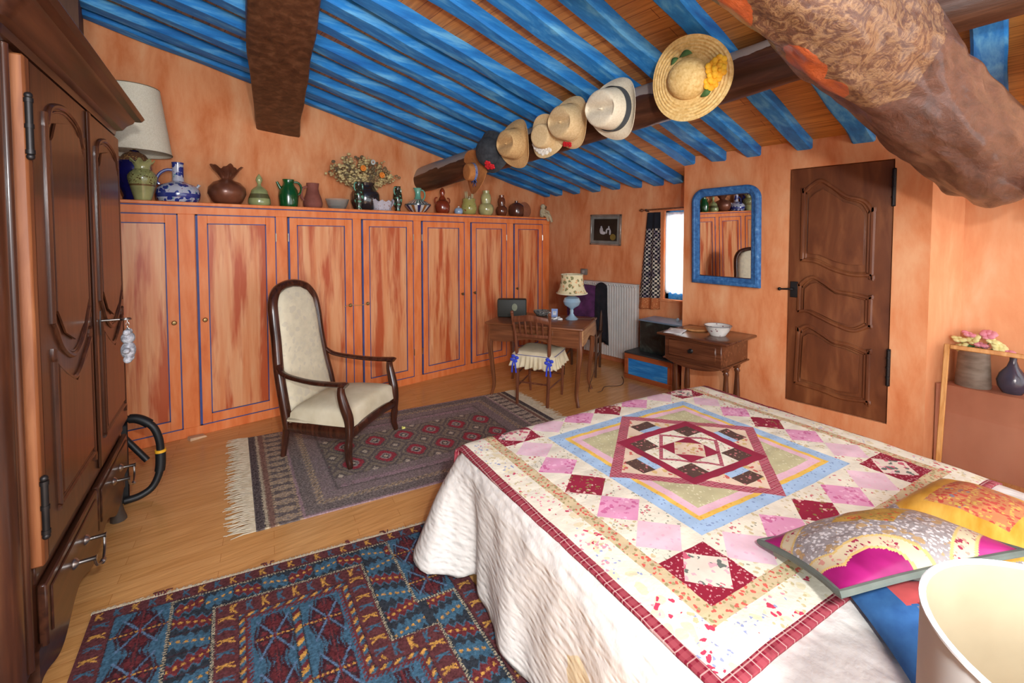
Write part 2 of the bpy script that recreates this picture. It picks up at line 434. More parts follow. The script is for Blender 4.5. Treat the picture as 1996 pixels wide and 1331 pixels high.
def curt(u, v):
    wy0 = 2.672 - 0.0 * v; wy1 = 2.835 + 0.115 * v
    return (4.545 + 0.016 * math.sin(u * 13 + v) * (0.6 + 0.6 * v), wy0 + (wy1 - wy0) * u, 1.845 - v * (1.845 - 0.735 + 0.02 * u))
f = MB(); f.grid(40, 60, curt, mf=lambda i, j: CURT_B if j < 10 else (CHECK if j < 53 else CORG))
o = f.build('patterned_curtain', recalc=False); tag(o, 'black and white checked curtain with black top and orange hem left of window', 'curtain')
sm = o.modifiers.new('s', 'SOLIDIFY'); sm.thickness = 0.006

# ------------------------------------------------------------------ timbers
def timber(p0, p1, wd, h0, h1, m, n=26, jit=0.006, seed=0, hang=True, shear=True):
    """rough sawn beam whose top follows p0->p1; h0/h1 depth at either end"""
    mb = MB(); p0 = Vector(p0); p1 = Vector(p1); d = (p1 - p0); side = Vector((d.y, -d.x, 0)).normalized()
    bw = min(0.012, wd * .1); rings = []
    for i in range(n + 1):
        t = i / n; c = p0 + d * t; h = h0 + (h1 - h0) * t
        j = lambda k: jit * (noise.noise((t * d.length * 2.3 + k * 7.7, seed * 3.1, k)) * 2)
        wl = wd / 2 + j(1); wr = wd / 2 + j(2); hb = h + j(3); hb2 = h + j(4)
        sec = [(-wl, 0), (-wl, -hb + bw), (-wl + bw, -hb), (wr - bw, -hb2), (wr, -hb2 + bw), (wr, 0)]
        rings.append([mb.bm.verts.new(c + side * a + Vector((0, 0, b))) for a, b in sec])
    fs = []
    for i in range(n):
        A, B = rings[i], rings[i + 1]
        for k in range(6): fs.append(mb.bm.faces.new((A[k], A[(k + 1) % 6], B[(k + 1) % 6], B[k])))
    fs.append(mb.bm.faces.new(rings[0])); fs.append(mb.bm.faces.new(list(reversed(rings[-1]))))
    mb._fin([], fs, m, None); return mb
RY = [-0.62, -0.28, 0.06, 0.40, 0.70, 1.09, 1.46, 1.76, 2.05, 2.42, 2.66, 2.95, 3.25, 3.55, 3.90, 4.22, 4.46]
ordn = ['nearest the back wall', 'second from the back wall', 'third from the back wall', 'fourth from the back wall', 'fifth from the back wall',
        'sixth from the back wall', 'seventh from the back wall', 'eighth from the back wall', 'ninth from the back wall', 'tenth from the back wall',
        'eleventh from the back wall', 'twelfth from the back wall', 'thirteenth from the back wall, its low end above the door',
        'fourteenth from the back wall, partly behind the big log', 'fifteenth from the back wall, seen right of the big log',
        'sixteenth from the back wall, above the big log', 'last of the row, farthest from the back wall']
for i, y in enumerate(RY):
    xe = 4.60 if y > 2.2 else (4.10 if y > 0.3 else 4.40)
    xs = -0.215 if y > 4.0 else -0.9
    wd = 0.13 + 0.012 * math.sin(i * 2.1)
    if y > 4.4: wd = 0.10
    mb = timber((xs, y + wd / 2, zr(xs) + 0.075), (xe, y + wd / 2, zr(xe) + 0.075), wd, 0.075, 0.075, BLUE, n=40, jit=0.007, seed=i)
    o = mb.build('ceiling_rafter', angle=30)
    tag(o, 'blue painted ceiling rafter, ' + ordn[len(RY) - 1 - i], 'rafter', 'blue rafters under the ceiling boards')

LOGD = wood('old_log_dark', (46, 27, 17), (72, 44, 29), (104, 68, 48), 'y', rough=0.42, bump=0.5, k=0.7, spec=0.4)
def log(name, pts, rad, m, label, amp=0.012, seg=40, n=60, seed=0, sq=0.0, asp=1.0):
    mb = MB(); P = [Vector(p) for p in pts]
    rings = []
    for i in range(n + 1):
        t = i / n; k = t * (len(P) - 1); q = min(int(k), len(P) - 2); c = P[q].lerp(P[q + 1], k - q)
        r = rad[0] + (rad[-1] - rad[0]) * t
        d = (P[-1] - P[0]).normalized(); side = d.cross(Vector((0, 0, 1))).normalized(); up = side.cross(d)
        end = 1.0
        if t > 0.97: end = math.sqrt(max(0.0, 1 - ((t - 0.97) / 0.045) ** 2))
        ring = []
        for s in range(seg):
            an = 2 * PI * s / seg; ca, sa = math.cos(an), math.sin(an)
            rr = r * (1 + sq * (abs(math.cos(2 * an)) ** 2 - .5) * -0.5)
            q3 = Vector((ca * 1.3, sa * 1.3, t * 6 + seed))
            rr += amp * (noise.noise(q3) * 1.5 + 0.6 * noise.noise(q3 * 3.1))
            ring.append(mb.bm.verts.new(c + side * (ca * rr * end) + up * (sa * rr * end * asp)))
        rings.append(ring)
    fs = []
    for i in range(n):
        A, B = rings[i], rings[i + 1]
        for s in range(seg): fs.append(mb.bm.faces.new((A[s], A[(s + 1) % seg], B[(s + 1) % seg], B[s])))
    fs.append(mb.bm.faces.new(list(reversed(rings[0])))); fs.append(mb.bm.faces.new(rings[-1]))
    mb._fin([], fs, m, None)
    return tag(mb.build(name, angle=60), label, 'beam')
def zp(y): return 2.54 - 0.0677 * y
def purlin_mat():
    m, nt, b = _base('purlin_timber', 0.4, 0, 0.4, 0.1)
    col = _ramp(nt, _noise(nt, _coord(nt, (14, 1.1, 14)), 1.6, 7, 0.62, 0.4), [(0.25, (44, 25, 16)), (0.5, (74, 43, 28)), (0.8, (112, 72, 50))])
    # grey mortar daubed along the upper side of the beam
    tc = nt.nodes.new('ShaderNodeTexCoord'); sp = nt.nodes.new('ShaderNodeSeparateXYZ'); nt.links.new(tc.outputs['Normal'], sp.inputs[0])
    nz = _noise(nt, _coord(nt, (3, 3, 3)), 2, 4)
    fz = _math(nt, 'GREATER_THAN', _math(nt, 'ADD', sp.outputs[2], _math(nt, 'MULTIPLY', _math(nt, 'SUBTRACT', nz, 0.5), 0.35)), 0.22)
    nt.links.new(_mix(nt, fz, col, L((158, 146, 138))), b.inputs['Base Color'])
    _bump(nt, b, _noise(nt, _coord(nt, (14, 1.1, 14)), 1.6, 7, 0.62, 0.4), 0.5, 0.008); return m
log('roof_purlin', [(2.62, y, zp(y)) for y in (-0.9, 1.0, 2.4, 3.4, 4.74)], [0.125, 0.14], purlin_mat(),
    'long dark brown round roof beam with seven hats hanging on it', amp=0.010, n=70, seed=3)
# rough square beam top left
mb = timber((0.555, 2.05, zr(0.555) + 0.10), (1.075, 4.60, zr(1.075) + 0.10), 0.37, 0.13, 0.475, wood('old_beam_brown', (58, 34, 22), (90, 56, 36), (124, 84, 58), 'z', rough=0.45, bump=0.5, k=0.5), n=30, jit=0.016, seed=5)
tag(mb.build('roof_beam', angle=50), 'dark brown squared beam at top left ending in the back wall', 'beam')
def log_mat():
    m, nt, b = _base('rough_log', 0.3, 0, 0.5, 0.3)
    v = _coord(nt, (2.2, 2.2, 2.2), (0, 0, R(12)))
    big = _noise(nt, v, 1.1, 3, 0.5, 0.4); fine = _noise(nt, _coord(nt, (2, 9, 9), (0, 0, R(12))), 2.2, 9, 0.68, 1.4)
    smooth_ = _ramp(nt, fine, [(0.3, (58, 32, 24)), (0.55, (90, 54, 41)), (0.75, (114, 76, 61))])
    bark = _ramp(nt, _noise(nt, _coord(nt, (7, 7, 7)), 2.6, 9, 0.72, 2.2), [(0.3, (60, 33, 23)), (0.46, (96, 60, 40)), (0.57, (152, 114, 76)), (0.66, (88, 53, 35))])
    def blob(c, sc, wob):
        """distance from a spot on the log, stretched along it and frayed by noise"""
        vv = _coord(nt, (1, 1, 1)); nz = nt.nodes.new('ShaderNodeTexNoise'); nz.inputs['Scale'].default_value = 7; nz.inputs['Detail'].default_value = 4
        nt.links.new(vv, nz.inputs['Vector'])
        m1 = nt.nodes.new('ShaderNodeVectorMath'); m1.operation = 'MULTIPLY_ADD'; nt.links.new(nz.outputs['Color'], m1.inputs[0]); m1.inputs[1].default_value = (wob,) * 3; nt.links.new(vv, m1.inputs[2])
        m2 = nt.nodes.new('ShaderNodeVectorMath'); m2.operation = 'SUBTRACT'; nt.links.new(m1.outputs[0], m2.inputs[0]); m2.inputs[1].default_value = tuple(q + wob / 2 for q in c)
        m3 = nt.nodes.new('ShaderNodeMapping'); m3.vector_type = 'POINT'; m3.inputs['Rotation'].default_value = (0, 0, R(12.4)); m3.inputs['Scale'].default_value = sc
        nt.links.new(m2.outputs[0], m3.inputs['Vector'])
        ln = nt.nodes.new('ShaderNodeVectorMath'); ln.operation = 'LENGTH'; nt.links.new(m3.outputs[0], ln.inputs[0]); return ln.outputs['Value']
    mask = _ramp(nt, _math(nt, 'ADD', blob((1.62, .40, 2.14), (1.9, 3.2, 3.2), .16), _math(nt, 'MULTIPLY', big, 1.2)), [(0.98, (255, 255, 255)), (1.0, (0, 0, 0))])
    mk2 = _math(nt, 'LESS_THAN', _math(nt, 'ADD', blob((1.62, .40, 2.14), (1.5, 2.6, 2.6), .16), _math(nt, 'MULTIPLY', big, 1.0)), 1.25)
    col = _mix(nt, _math(nt, 'MULTIPLY', mk2, _math(nt, 'ADD', .35, _math(nt, 'MULTIPLY', fine, .9))), smooth_, bark)
    for c_, sc_, r_ in (((1.66, .485, 2.10), (3.6, 9, 9), .55), ((1.84, .45, 2.06), (3.6, 10, 10), .45), ((1.36, .57, 2.22), (4, 10, 10), .45)):
        col = _mix(nt, _math(nt, 'LESS_THAN', blob(c_, sc_, .09), r_), col, L((172, 78, 34)))
    nt.links.new(col, b.inputs['Base Color'])
    hh = _math(nt, 'ADD', fine, _noise(nt, _coord(nt, (7, 7, 7)), 2.6, 9, 0.72, 2.2))
    _bump(nt, b, hh, 0.6, 0.018); return m
P0 = Vector((1.646, 0.437, 2.296)); D = Vector((1.142, -0.251, -0.278))
log('log_beam', [P0 - 1.0 * D, P0 - 0.4 * D, P0 + 0.2 * D, P0 + 0.8 * D, P0 + 1.46 * D], [0.147, 0.196], log_mat(),
    'thick rough red brown log crossing the top right corner', amp=0.026, seg=64, n=120, seed=9)

# ------------------------------------------------------------------ door
def panel_mould(mb, pts, y, r, m, n=5):
    """closed half-round moulding following an outline in the xz plane"""
    P = smooth_pts([(p[0], y, p[1]) for p in pts] + [(pts[0][0], y, pts[0][1])], n)[:-1]
    mb.tube(P, r, m, seg=8, closed=True, up=(0, 1, 0))
def outline(bottom, top):
    """panel outline from a bottom curve (left to right) and a top curve (left to right), doubled corners keep them crisp"""
    lo = list(bottom); hi = list(reversed(top))
    d = lambda q: [q[0], q[0]] + q[1:-1] + [q[-1], q[-1]]
    return d(lo) + d(hi)
def raised(mb, pts, y, th, m, k=0.86):
    cx = sum(p[0] for p in pts) / len(pts); cz = sum(p[1] for p in pts) / len(pts)
    q = [];
    for p in pts:
        if not q or abs(q[-1][0] - p[0]) + abs(q[-1][1] - p[1]) > 1e-4: q.append(p)
    P = [(cx + (p[0] - cx) * k, -(cz + (p[1] - cz) * k)) for p in q]
    mb.prism(P, 0, th, m, T=Matrix.Translation((0, y, 0)) @ Matrix.Rotation(R(-90), 4, 'X') @ Matrix.Diagonal((1, 1, -1, 1)))
DOORW = NM('carved_door_walnut', [(0.25, (86, 44, 25)), (0.5, (110, 61, 35)), (0.78, (142, 88, 53))], scale=(5, 5, 1.2), ns=2.0, detail=5, rough=0.33, coat=0.3, dist=0.5)
f = MB(); f.box(0.004, 0.653, 0, 0.04, 0.004, 1.903, DOORW, 0.004)
door = struct(f.build('door_1', loc=(4.098, DY1, DZ0), rotz=R(-90)))
door.location.x = 4.112
def uvp(l): return [(0.65 * u, 1.90 * (1 - v)) for u, v in l]
up = outline(uvp([(.15, .385), (.3, .39), (.48, .42), (.66, .437), (.83, .435)]), uvp([(.15, .10), (.24, .07), (.33, .055), (.45, .085), (.58, .125), (.7, .14), (.77, .155), (.83, .19)]))
mid = outline(uvp([(.13, .605), (.22, .60), (.36, .621), (.52, .645), (.69, .659), (.83, .632)]), uvp([(.13, .495), (.21, .465), (.29, .457), (.4, .48), (.52, .508), (.68, .515), (.83, .525)]))
low = outline(uvp([(.11, .915), (.2, .918), (.41, .926), (.6, .938), (.83, .93)]), uvp([(.13, .69), (.2, .668), (.26, .667), (.38, .69), (.5, .714), (.65, .72), (.83, .74)]))
f = MB()
for o_ in (up, mid, low):
    panel_mould(f, o_, 0.0, 0.017, DOORW)
    panel_mould(f, [(0.325 + (p[0] - 0.325) * 0.90, p[1] + (0.012 if p[1] < sum(q[1] for q in o_) / len(o_) else -0.012)) for p in o_], 0.0, 0.010, DOORW)
f.build('panel_moulding', door)
f = MB()
for o_ in (up, mid, low): raised(f, o_, -0.012, 0.014, DOORW, 0.80)
f.build('raised_panel', door)
for z in (1.47 + .1, 0.28):
    f = MB(); f.box(0.645, 0.668, -0.028, -0.004, z, z + 0.27, IRON, 0.004); f.tube([(0.656, -0.03, z + .01), (0.656, -0.03, z + 0.26)], 0.009, IRON)
    for q in (0.06, 0.13, 0.2): f.tube([(0.656, -0.03, z + q), (0.656, -0.03, z + q + 0.012)], 0.013, IRON)
    f.build('hinge', door)
f = MB(); f.box(0.02, 0.075, -0.012, 0.0, 0.86, 0.99, IRON, 0.003); f.build('lock_plate', door)
f = MB(); f.tube([(0.045, -0.01, 0.93), (0.045, -0.045, 0.93), (0.02, -0.05, 0.93), (-0.04, -0.05, 0.925)], [0.008, 0.008, 0.008, 0.006], IRON); f.ball((-0.045, -0.05, 0.925), 0.014, IRON)
f.build('latch_handle', door)

# ------------------------------------------------------------------ wardrobe
ARX, ARY, ARR = -0.077, 3.105, R(81.6)
arm = thing('wardrobe', 'tall dark walnut wardrobe with carved doors at the left edge', 'wardrobe', (ARX, ARY, 0), ARR)
AL, AR_, AD = -1.34, 0.12, 0.52
f = MB(); f.box(AL + 0.03, AR_, 0.0, AD, 0.24, 2.13, DWOOD, 0.008)
f.box(AL + 0.005, AL + 0.06, 0.10, AD - 0.06, 0.30, 2.05, DWOOD, 0.006)
f.tube([(AL + 0.055, 0.045, 0.2), (AL + 0.055, 0.045, 2.12)], 0.055, DWOOD, seg=20)
f.tube([(AL + 0.115, 0.0, 0.26), (AL + 0.115, 0.0, 2.10)], 0.012, DWOOD, seg=10)
for (yy, r_) in ((0.115, 0.014), (AD - 0.07, 0.014)): f.tube([(AL + 0.004, yy, 0.34), (AL + 0.004, yy, 2.0)], r_, DWOOD, seg=10)
for zz in (0.34, 1.0, 1.12, 2.0): f.tube([(AL + 0.004, 0.115, zz), (AL + 0.004, AD - 0.07, zz)], 0.014, DWOOD, seg=10)
f.box(-1.17, AR_, -0.006, 0.01, 0.485, 0.545, DWOODX, 0.004)
f.build('carcass', arm)
# cornice
f = MB(); prof = [(0.0, 2.10), (0.018, 2.105), (0.022, 2.13), (0.045, 2.14), (0.06, 2.165), (0.085, 2.19), (0.092, 2.205), (0.118, 2.21), (0.13, 2.228), (0.118, 2.25), (0.0, 2.262)]
rings = []
for o_, z in prof:
    rr = 0.03 + o_ * 0.5; P = []
    P.append((AL + 0.03 - o_, AD))
    for k in range(7):
        an = PI + PI / 2 * k / 6; P.append((AL + 0.03 - o_ + rr + rr * math.cos(an), -o_ + rr + rr * math.sin(an)))
    rq = 0.02
    for k in range(5):
        an = 1.5 * PI + PI / 2 * k / 4; P.append((AR_ + o_ - rq + rq * math.cos(an), -o_ + rq + rq * math.sin(an)))
    P.append((AR_ + o_, AD))
    rings.append([f.bm.verts.new((x, y, z)) for x, y in P])
fs = []
for A, B in zip(rings, rings[1:]):
    for k in range(len(A) - 1): fs.append(f.bm.faces.new((A[k], A[k + 1], B[k + 1], B[k])))
    fs.append(f.bm.faces.new((A[-1], A[0], B[0], B[-1])))
fs += [f.bm.faces.new(rings[-1]), f.bm.faces.new(list(reversed(rings[0])))]
f._fin([], fs, DWOODX, None); f.build('cornice', arm, angle=25)
# doors
def arm_door(x0, x1, name_side):
    z0, z1 = 0.555, 2.085; w_ = x1 - x0
    g = MB(); g.box(x0, x1, -0.032, -0.004, z0, z1, DWOOD, 0.005)
    xa, xb = x0 + 0.115, x1 - 0.075; xm = (xa + xb) / 2
    upo = outline([(xa, 1.27), (xa + 0.02, 1.25), (xa + 0.09, 1.17), (xm, 1.12), (xb - 0.09, 1.17), (xb - 0.02, 1.25), (xb, 1.27)],
                  [(xa, 1.91), (xa + 0.02, 1.925), (xa + 0.06, 1.985), (xm, 2.015), (xb - 0.06, 1.985), (xb - 0.02, 1.925), (xb, 1.91)])
    loo = outline([(xa, 0.66), (xm, 0.66), (xb, 0.66)], [(xa, 1.145), (xa + 0.07, 1.10), (xm, 1.035), (xb - 0.07, 1.10), (xb, 1.145)])
    d = g.build('door', arm)
    g = MB()
    for o_ in (upo, loo):
        panel_mould(g, o_, -0.032, 0.0105, DWOOD)
        panel_mould(g, [(xm + (p[0] - xm) * 0.95, p[1] + (0.014 if p[1] < (0.9 if o_ is loo else 1.55) else -0.018)) for p in o_], -0.032, 0.0045, DWOOD)
    g.build('panel_moulding', d)
    g = MB()
    for o_ in (upo, loo): raised(g, o_, -0.035, 0.006, DWOOD, 0.88)
    g.build('raised_panel', d); return d
dl = arm_door(-1.155, -0.535, 'l'); dr = arm_door(-0.525, 0.10, 'r')
EDGEW = wood('lit_oak_edge', (92, 49, 25), (122, 70, 38), (154, 100, 62), 'z', rough=0.45)  # lighter wood colour stands in for light catching the jamb edge
f = MB(); f.box(-1.205, -1.165, -0.036, 0.004, 0.555, 2.085, EDGEW, 0.006); tag(f.build('lit_stile', arm), 'wood strip coloured lighter as if lit')
f = MB(); f.box(-0.548, -0.515, -0.044, -0.03, 0.56, 2.08, DWOOD, 0.006); f.build('cover_strip', dl)
for zz in (0.66, 1.80):
    f = MB(); f.tube([(-1.205, -0.042, zz), (-1.205, -0.042, zz + 0.15)], 0.009, IRON)
    for q in (0.0, 0.075, 0.15): f.tube([(-1.205, -0.042, zz + q - .004), (-1.205, -0.042, zz + q + 0.008)], 0.011, IRON)
    for q in (-0.012, 0.166): f.ball((-1.205, -0.042, zz + q), 0.010, IRON)
    f.build('hinge', arm)
f = MB(); f.prism([(-0.012, -0.05), (0.012, -0.05), (0.018, 0), (0.01, 0.055), (-0.01, 0.055), (-0.018, 0)], 0, 0.004, IRON, T=TR(-0.49, -0.046, 1.18) @ Matrix.Rotation(R(90), 4, 'X'))
f.build('key_plate', dr)
f = MB(); f.tube([(-0.49, -0.046, 1.19), (-0.49, -0.115, 1.19)], 0.005, METAL); f.tube([(-0.49 + 0.018 * math.cos(t), -0.130 + 0.018 * math.sin(t), 1.19) for t in [k * PI / 6 for k in range(12)]], 0.0035, METAL, closed=True)
f.build('key', dr)
# drawers with swan-neck handles
for (x0, x1) in ((-1.16, -0.545), (-0.525, 0.10)):
    f = MB(); f.box(x0, x1, -0.026, -0.002, 0.275, 0.475, DWOODX, 0.005); f.box(x0 + 0.03, x1 - 0.03, -0.031, -0.024, 0.30, 0.45, DWOODX, 0.004)
    d = f.build('drawer', arm); xc = (x0 + x1) / 2 + 0.02
    g = MB()
    for sx in (-0.075, 0.075):
        g.tube([(xc + sx, -0.03, 0.375), (xc + sx, -0.036, 0.375), (xc + sx, -0.045, 0.375), (xc + sx, -0.085, 0.375), (xc + sx, -0.092, 0.375)], [0.02, 0.018, 0.007, 0.008, 0.011], METAL, seg=12)
    g.tube(smooth_pts([(xc - 0.075, -0.085, 0.375), (xc - 0.06, -0.088, 0.34), (xc - 0.02, -0.092, 0.32), (xc, -0.094, 0.316), (xc + 0.02, -0.092, 0.32), (xc + 0.06, -0.088, 0.34), (xc + 0.075, -0.085, 0.375)], 5),
           [0.0045] * 12 + [0.009] * 6 + [0.0045] * 13, METAL, seg=8)
    g.build('drawer_handle', d)
# shaped skirt and feet
sk = [(-1.19, 0.28)]; xs_ = [-1.19 + 1.29 * k / 40 for k in range(41)]
low_ = [0.185 + 0.045 * math.cos(k / 40 * 2 * PI * 3) * (0.5 + 0.5 * abs(k / 20 - 1)) - 0.05 * abs(k / 20 - 1) ** 4 for k in range(41)]
poly = [(x, z) for x, z in zip(xs_, low_)] + [(0.10, 0.29), (-1.19, 0.29)]
f = MB(); f.prism([(x, z) for x, z in poly], 0, 0.03, DWOODX, T=Matrix.Translation((0, 0.018, 0)) @ Matrix.Rotation(R(90), 4, 'X')); f.build('skirt', arm)
FOOT = flat('worn_grey_brown_wood', (72, 62, 54), 0.6)
for (x, y, ox) in ((AL + 0.07, 0.05, -0.02), (AR_ - 0.05, 0.03, 0.03), (AL + 0.07, AD - 0.06, -0.02), (AR_ - 0.05, AD - 0.06, 0.03)):
    f = MB(); f.tube([(x, y, 0.26), (x + ox * .2, y, 0.17), (x + ox * .3, y, 0.10), (x + ox * .8, y - .006, 0.04), (x + ox, y - 0.01, 0.0)], [0.05, 0.04, 0.03, 0.032, 0.038], FOOT, seg=10)
    tag(f.build('foot', arm), 'worn greyish foot')
def arm_pt(s, out, z): 
    c, n_ = math.cos(ARR), math.sin(ARR); return (ARX + s * c + out * n_, ARY + s * n_ - out * c, z)
# grey plush charm on the key
p = arm_pt(-0.49, 0.135, 1.0)
pl = thing('plush_charm', 'small grey plush animal charm hanging from the wardrobe key', 'plush toy', p, ARR)
PLUSH = NM('grey_plush', [(0.35, (118, 118, 124)), (0.65, (182, 182, 188))], ns=70, detail=3, rough=0.95, bump=0.8, bdist=0.006)
f = MB(); f.ball((0, 0, 0.05), 0.034, PLUSH, (1, .8, 1.15)); f.ball((0, 0, 0.105), 0.030, PLUSH, (1.05, .85, .9))
f.ball((-0.022, 0, 0.132), 0.014, PLUSH); f.ball((0.024, 0, 0.130), 0.014, PLUSH)
f.ball((-0.044, 0, 0.055), 0.018, PLUSH, (1.4, .8, .7)); f.ball((0.044, 0, 0.062), 0.016, PLUSH, (1.4, .8, .8)); f.ball((-0.02, 0, 0.012), 0.018, PLUSH, (.9, .9, 1)); f.ball((0.022, 0, 0.012), 0.018, PLUSH)
f.build('body', pl)
f = MB(); f.ball((0.052, -0.008, 0.06), 0.011, flat('pink_felt', (226, 140, 160), 0.9), (1, .6, 1.2)); tag(f.build('paw', pl), 'pink paw pad')
f = MB()
for k in range(4): 
    zz = 0.142 + k * 0.012
    f.tube([(0.006 * math.cos(t) * (k % 2), 0.006 * math.cos(t) * ((k + 1) % 2), zz + 0.008 * math.sin(t)) for t in [q * PI / 4 for q in range(8)]], 0.0014, METAL, seg=6, closed=True)
f.build('chain', pl)
# black bent tube beside it
tb = thing('bent_tube_frame', 'black bent tube with yellow ring on the floor beside the wardrobe', 'tube frame', (0.02, 3.40, 0))
TUBE = flat('black_foam_tube', (22, 23, 25), 0.5); YR = flat('yellow_ring', (236, 170, 40), 0.5)
lp = smooth_pts([(-0.07, 0.05, 0.475), (-0.01, 0.03, 0.47), (0.055, 0.0, 0.42), (0.085, -0.01, 0.34), (0.092, -0.01, 0.25), (0.085, -0.02, 0.14), (0.05, -0.03, 0.06), (-0.01, -0.04, 0.03), (-0.08, -0.04, 0.026)], 6)
f = MB(); f.tube(lp, 0.02, TUBE, seg=14); f.build('frame', tb)
for q0, q1 in ((24, 31), (3, 12)):
    f = MB(); f.tube(lp[q0:q1], 0.026, TUBE, seg=14); f.build('grip', tb)
f = MB(); f.tube([lp[23], lp[24]], 0.0285, YR, seg=14); tag(f.build('ring', tb), 'yellow ring')
f = MB(); f.tube([(-0.08, 0.10, 0.36), (0.03, 0.04, 0.2)], 0.017, TUBE); f.box(-0.10, -0.055, -0.02, 0.06, 0, 0.46, TUBE, 0.006); f.build('support', tb)

# ------------------------------------------------------------------ built-in cupboard
ORF = NM('orange_stained_frame', [(0.25, (214, 102, 44)), (0.5, (231, 128, 68)), (0.75, (238, 150, 96))], scale=(5, 5, 1.0), ns=3, detail=6, rough=0.5, dist=0.3, spec=0.35)
def streak_mat():
    m, nt, b = _base('streaked_orange_panel', 0.42, 0, 0.4)
    base = _ramp(nt, _noise(nt, _coord(nt, (11, 11, 0.7)), 1.8, 5, 0.55, 0.25), [(0.3, (216, 126, 74)), (0.5, (226, 152, 102)), (0.7, (232, 170, 122))])
    st = _ramp(nt, _noise(nt, _coord(nt, (9, 9, 0.9)), 1.1, 4, 0.6, 0.2), [(0.46, (0, 0, 0)), (0.60, (255, 255, 255))])
    nt.links.new(_mix(nt, _math(nt, 'MULTIPLY', st, 0.9), base, L((186, 74, 30))), b.inputs['Base Color'])
    return m
STREAK = streak_mat()
cup = thing('built_in_cupboard', 'long low orange built-in cupboard with seven blue-lined doors along the back wall', 'cupboard', (0, 4.19, 0))
DX = [(-0.19, 0.281), (0.389, 0.953), (1.046, 1.618), (1.704, 2.261), (2.358, 2.915), (3.002, 3.55), (3.668, 4.18)]
CB0, CB1 = 0.078, 1.73
f = MB(); f.box(-0.205, 4.315, 0.018, 0.385, 0.0, 1.80, ORF)
f.box(-0.205, 4.315, 0.0, 0.02, 0.0, CB0 - 0.004, ORF, 0.002); f.box(-0.205, 4.315, 0.0, 0.02, CB1 + 0.004, 1.80, ORF, 0.002)
ed = [-0.205] + [v for p in DX for v in p] + [4.315]
for k in range(0, len(ed), 2): f.box(ed[k], ed[k + 1] - 0.004 if k else ed[k + 1], 0.0, 0.02, CB0 - .004, CB1 + .004, ORF, 0.002) if ed[k + 1] - ed[k] > 0.02 else None
f.build('body', cup)
f = MB(); f.box(-0.205, 4.33, -0.022, 0.385, 1.80, 1.826, ORF, 0.005); f.build('top_board', cup)
f = MB(); f.box(-0.205, 4.325, -0.012, -0.0005, 1.792, 1.80, LINEBLUE); f.build('edge_line', cup)
KNOB = {0: 1, 1: 0, 2: 1, 3: 0, 4: 1, 5: 0, 6: 0}
for i, (a0, a1) in enumerate(DX):
    f = MB(); fw, ft = 0.078, 0.068
    f.box(a0 + 0.004, a0 + fw, -0.004, 0.016, CB0, CB1, ORF, 0.002); f.box(a1 - fw, a1 - 0.004, -0.004, 0.016, CB0, CB1, ORF, 0.002)
    f.box(a0 + fw, a1 - fw, -0.004, 0.016, CB1 - ft, CB1, ORF, 0.002); f.box(a0 + fw, a1 - fw, -0.004, 0.016, CB0, CB0 + ft + 0.01, ORF, 0.002)
    d = f.build('door', cup)
    f = MB(); f.box(a0 + fw, a1 - fw, 0.002, 0.017, CB0 + ft + .01, CB1 - ft, STREAK); f.build('panel', d)
    f = MB(); q = 0.007
    for (b0, b1, c0, c1, qq) in ((a0, a1, CB0 - .004, CB1 + .004, 0.008), (a0 + fw - .003, a1 - fw + .003, CB0 + ft + .007, CB1 - ft + .003, 0.007)):
        f.box(b0, b0 + qq * (1.9 if b0 == a0 else 1), -0.006, 0.003, c0, c1, LINEBLUE); f.box(b1 - qq, b1, -0.006, 0.003, c0, c1, LINEBLUE)
        f.box(b0, b1, -0.006, 0.003, c0, c0 + qq, LINEBLUE); f.box(b0, b1, -0.006, 0.003, c1 - qq, c1, LINEBLUE)
    tag(f.build('blue_line', d), 'blue painted lining')
    kx = a1 - 0.04 if KNOB[i] else a0 + 0.045
    f = MB(); f.lathe([(0.0, 0.036), (0.012, 0.034), (0.017, 0.026), (0.013, 0.016), (0.006, 0.010), (0.008, 0.0), (0, 0)], BRASS, 14, T=TR(kx, -0.004, 0.91, 0, R(90))); f.build('knob', d)
    hx = a0 + 0.002 if KNOB[i] else a1 - 0.002
    for hz in (0.3, 1.52):
        f = MB(); f.tube([(hx, -0.008, hz), (hx, -0.008, hz + 0.07)], 0.006, METAL, seg=8); f.build('hinge', d)
cd = MB(); cd.tube(smooth_pts([(1.52, 4.165, 0.90), (1.578, 4.155, 0.915), (1.66, 4.155, 0.902), (1.749, 4.155, 0.912)], 5), 0.003, flat('raffia_string', (196, 150, 96), 0.9), seg=6)
tag(cd.build('string_tie'), 'thin string tied between the knobs of the third and fourth cupboard doors', 'string')
f = MB(); f.raw([(-.05, -.03, 0), (.06, -.025, 0), (.05, .03, 0), (-.06, .025, 0), (-.05, -.028, .022), (.05, -.024, .012), (.045, .028, .014), (-.055, .024, .024)], [(3, 2, 1, 0), (4, 5, 6, 7), (0, 1, 5, 4), (1, 2, 6, 5), (2, 3, 7, 6), (3, 0, 4, 7)], flat('bare_plaster_chip', (206, 168, 132), .9))
tag(f.build('wooden_wedge', loc=(0.36, 4.135, 0.0), rotz=R(8)), 'pale wedge on the floor against the base of the orange cupboard', 'wedge')

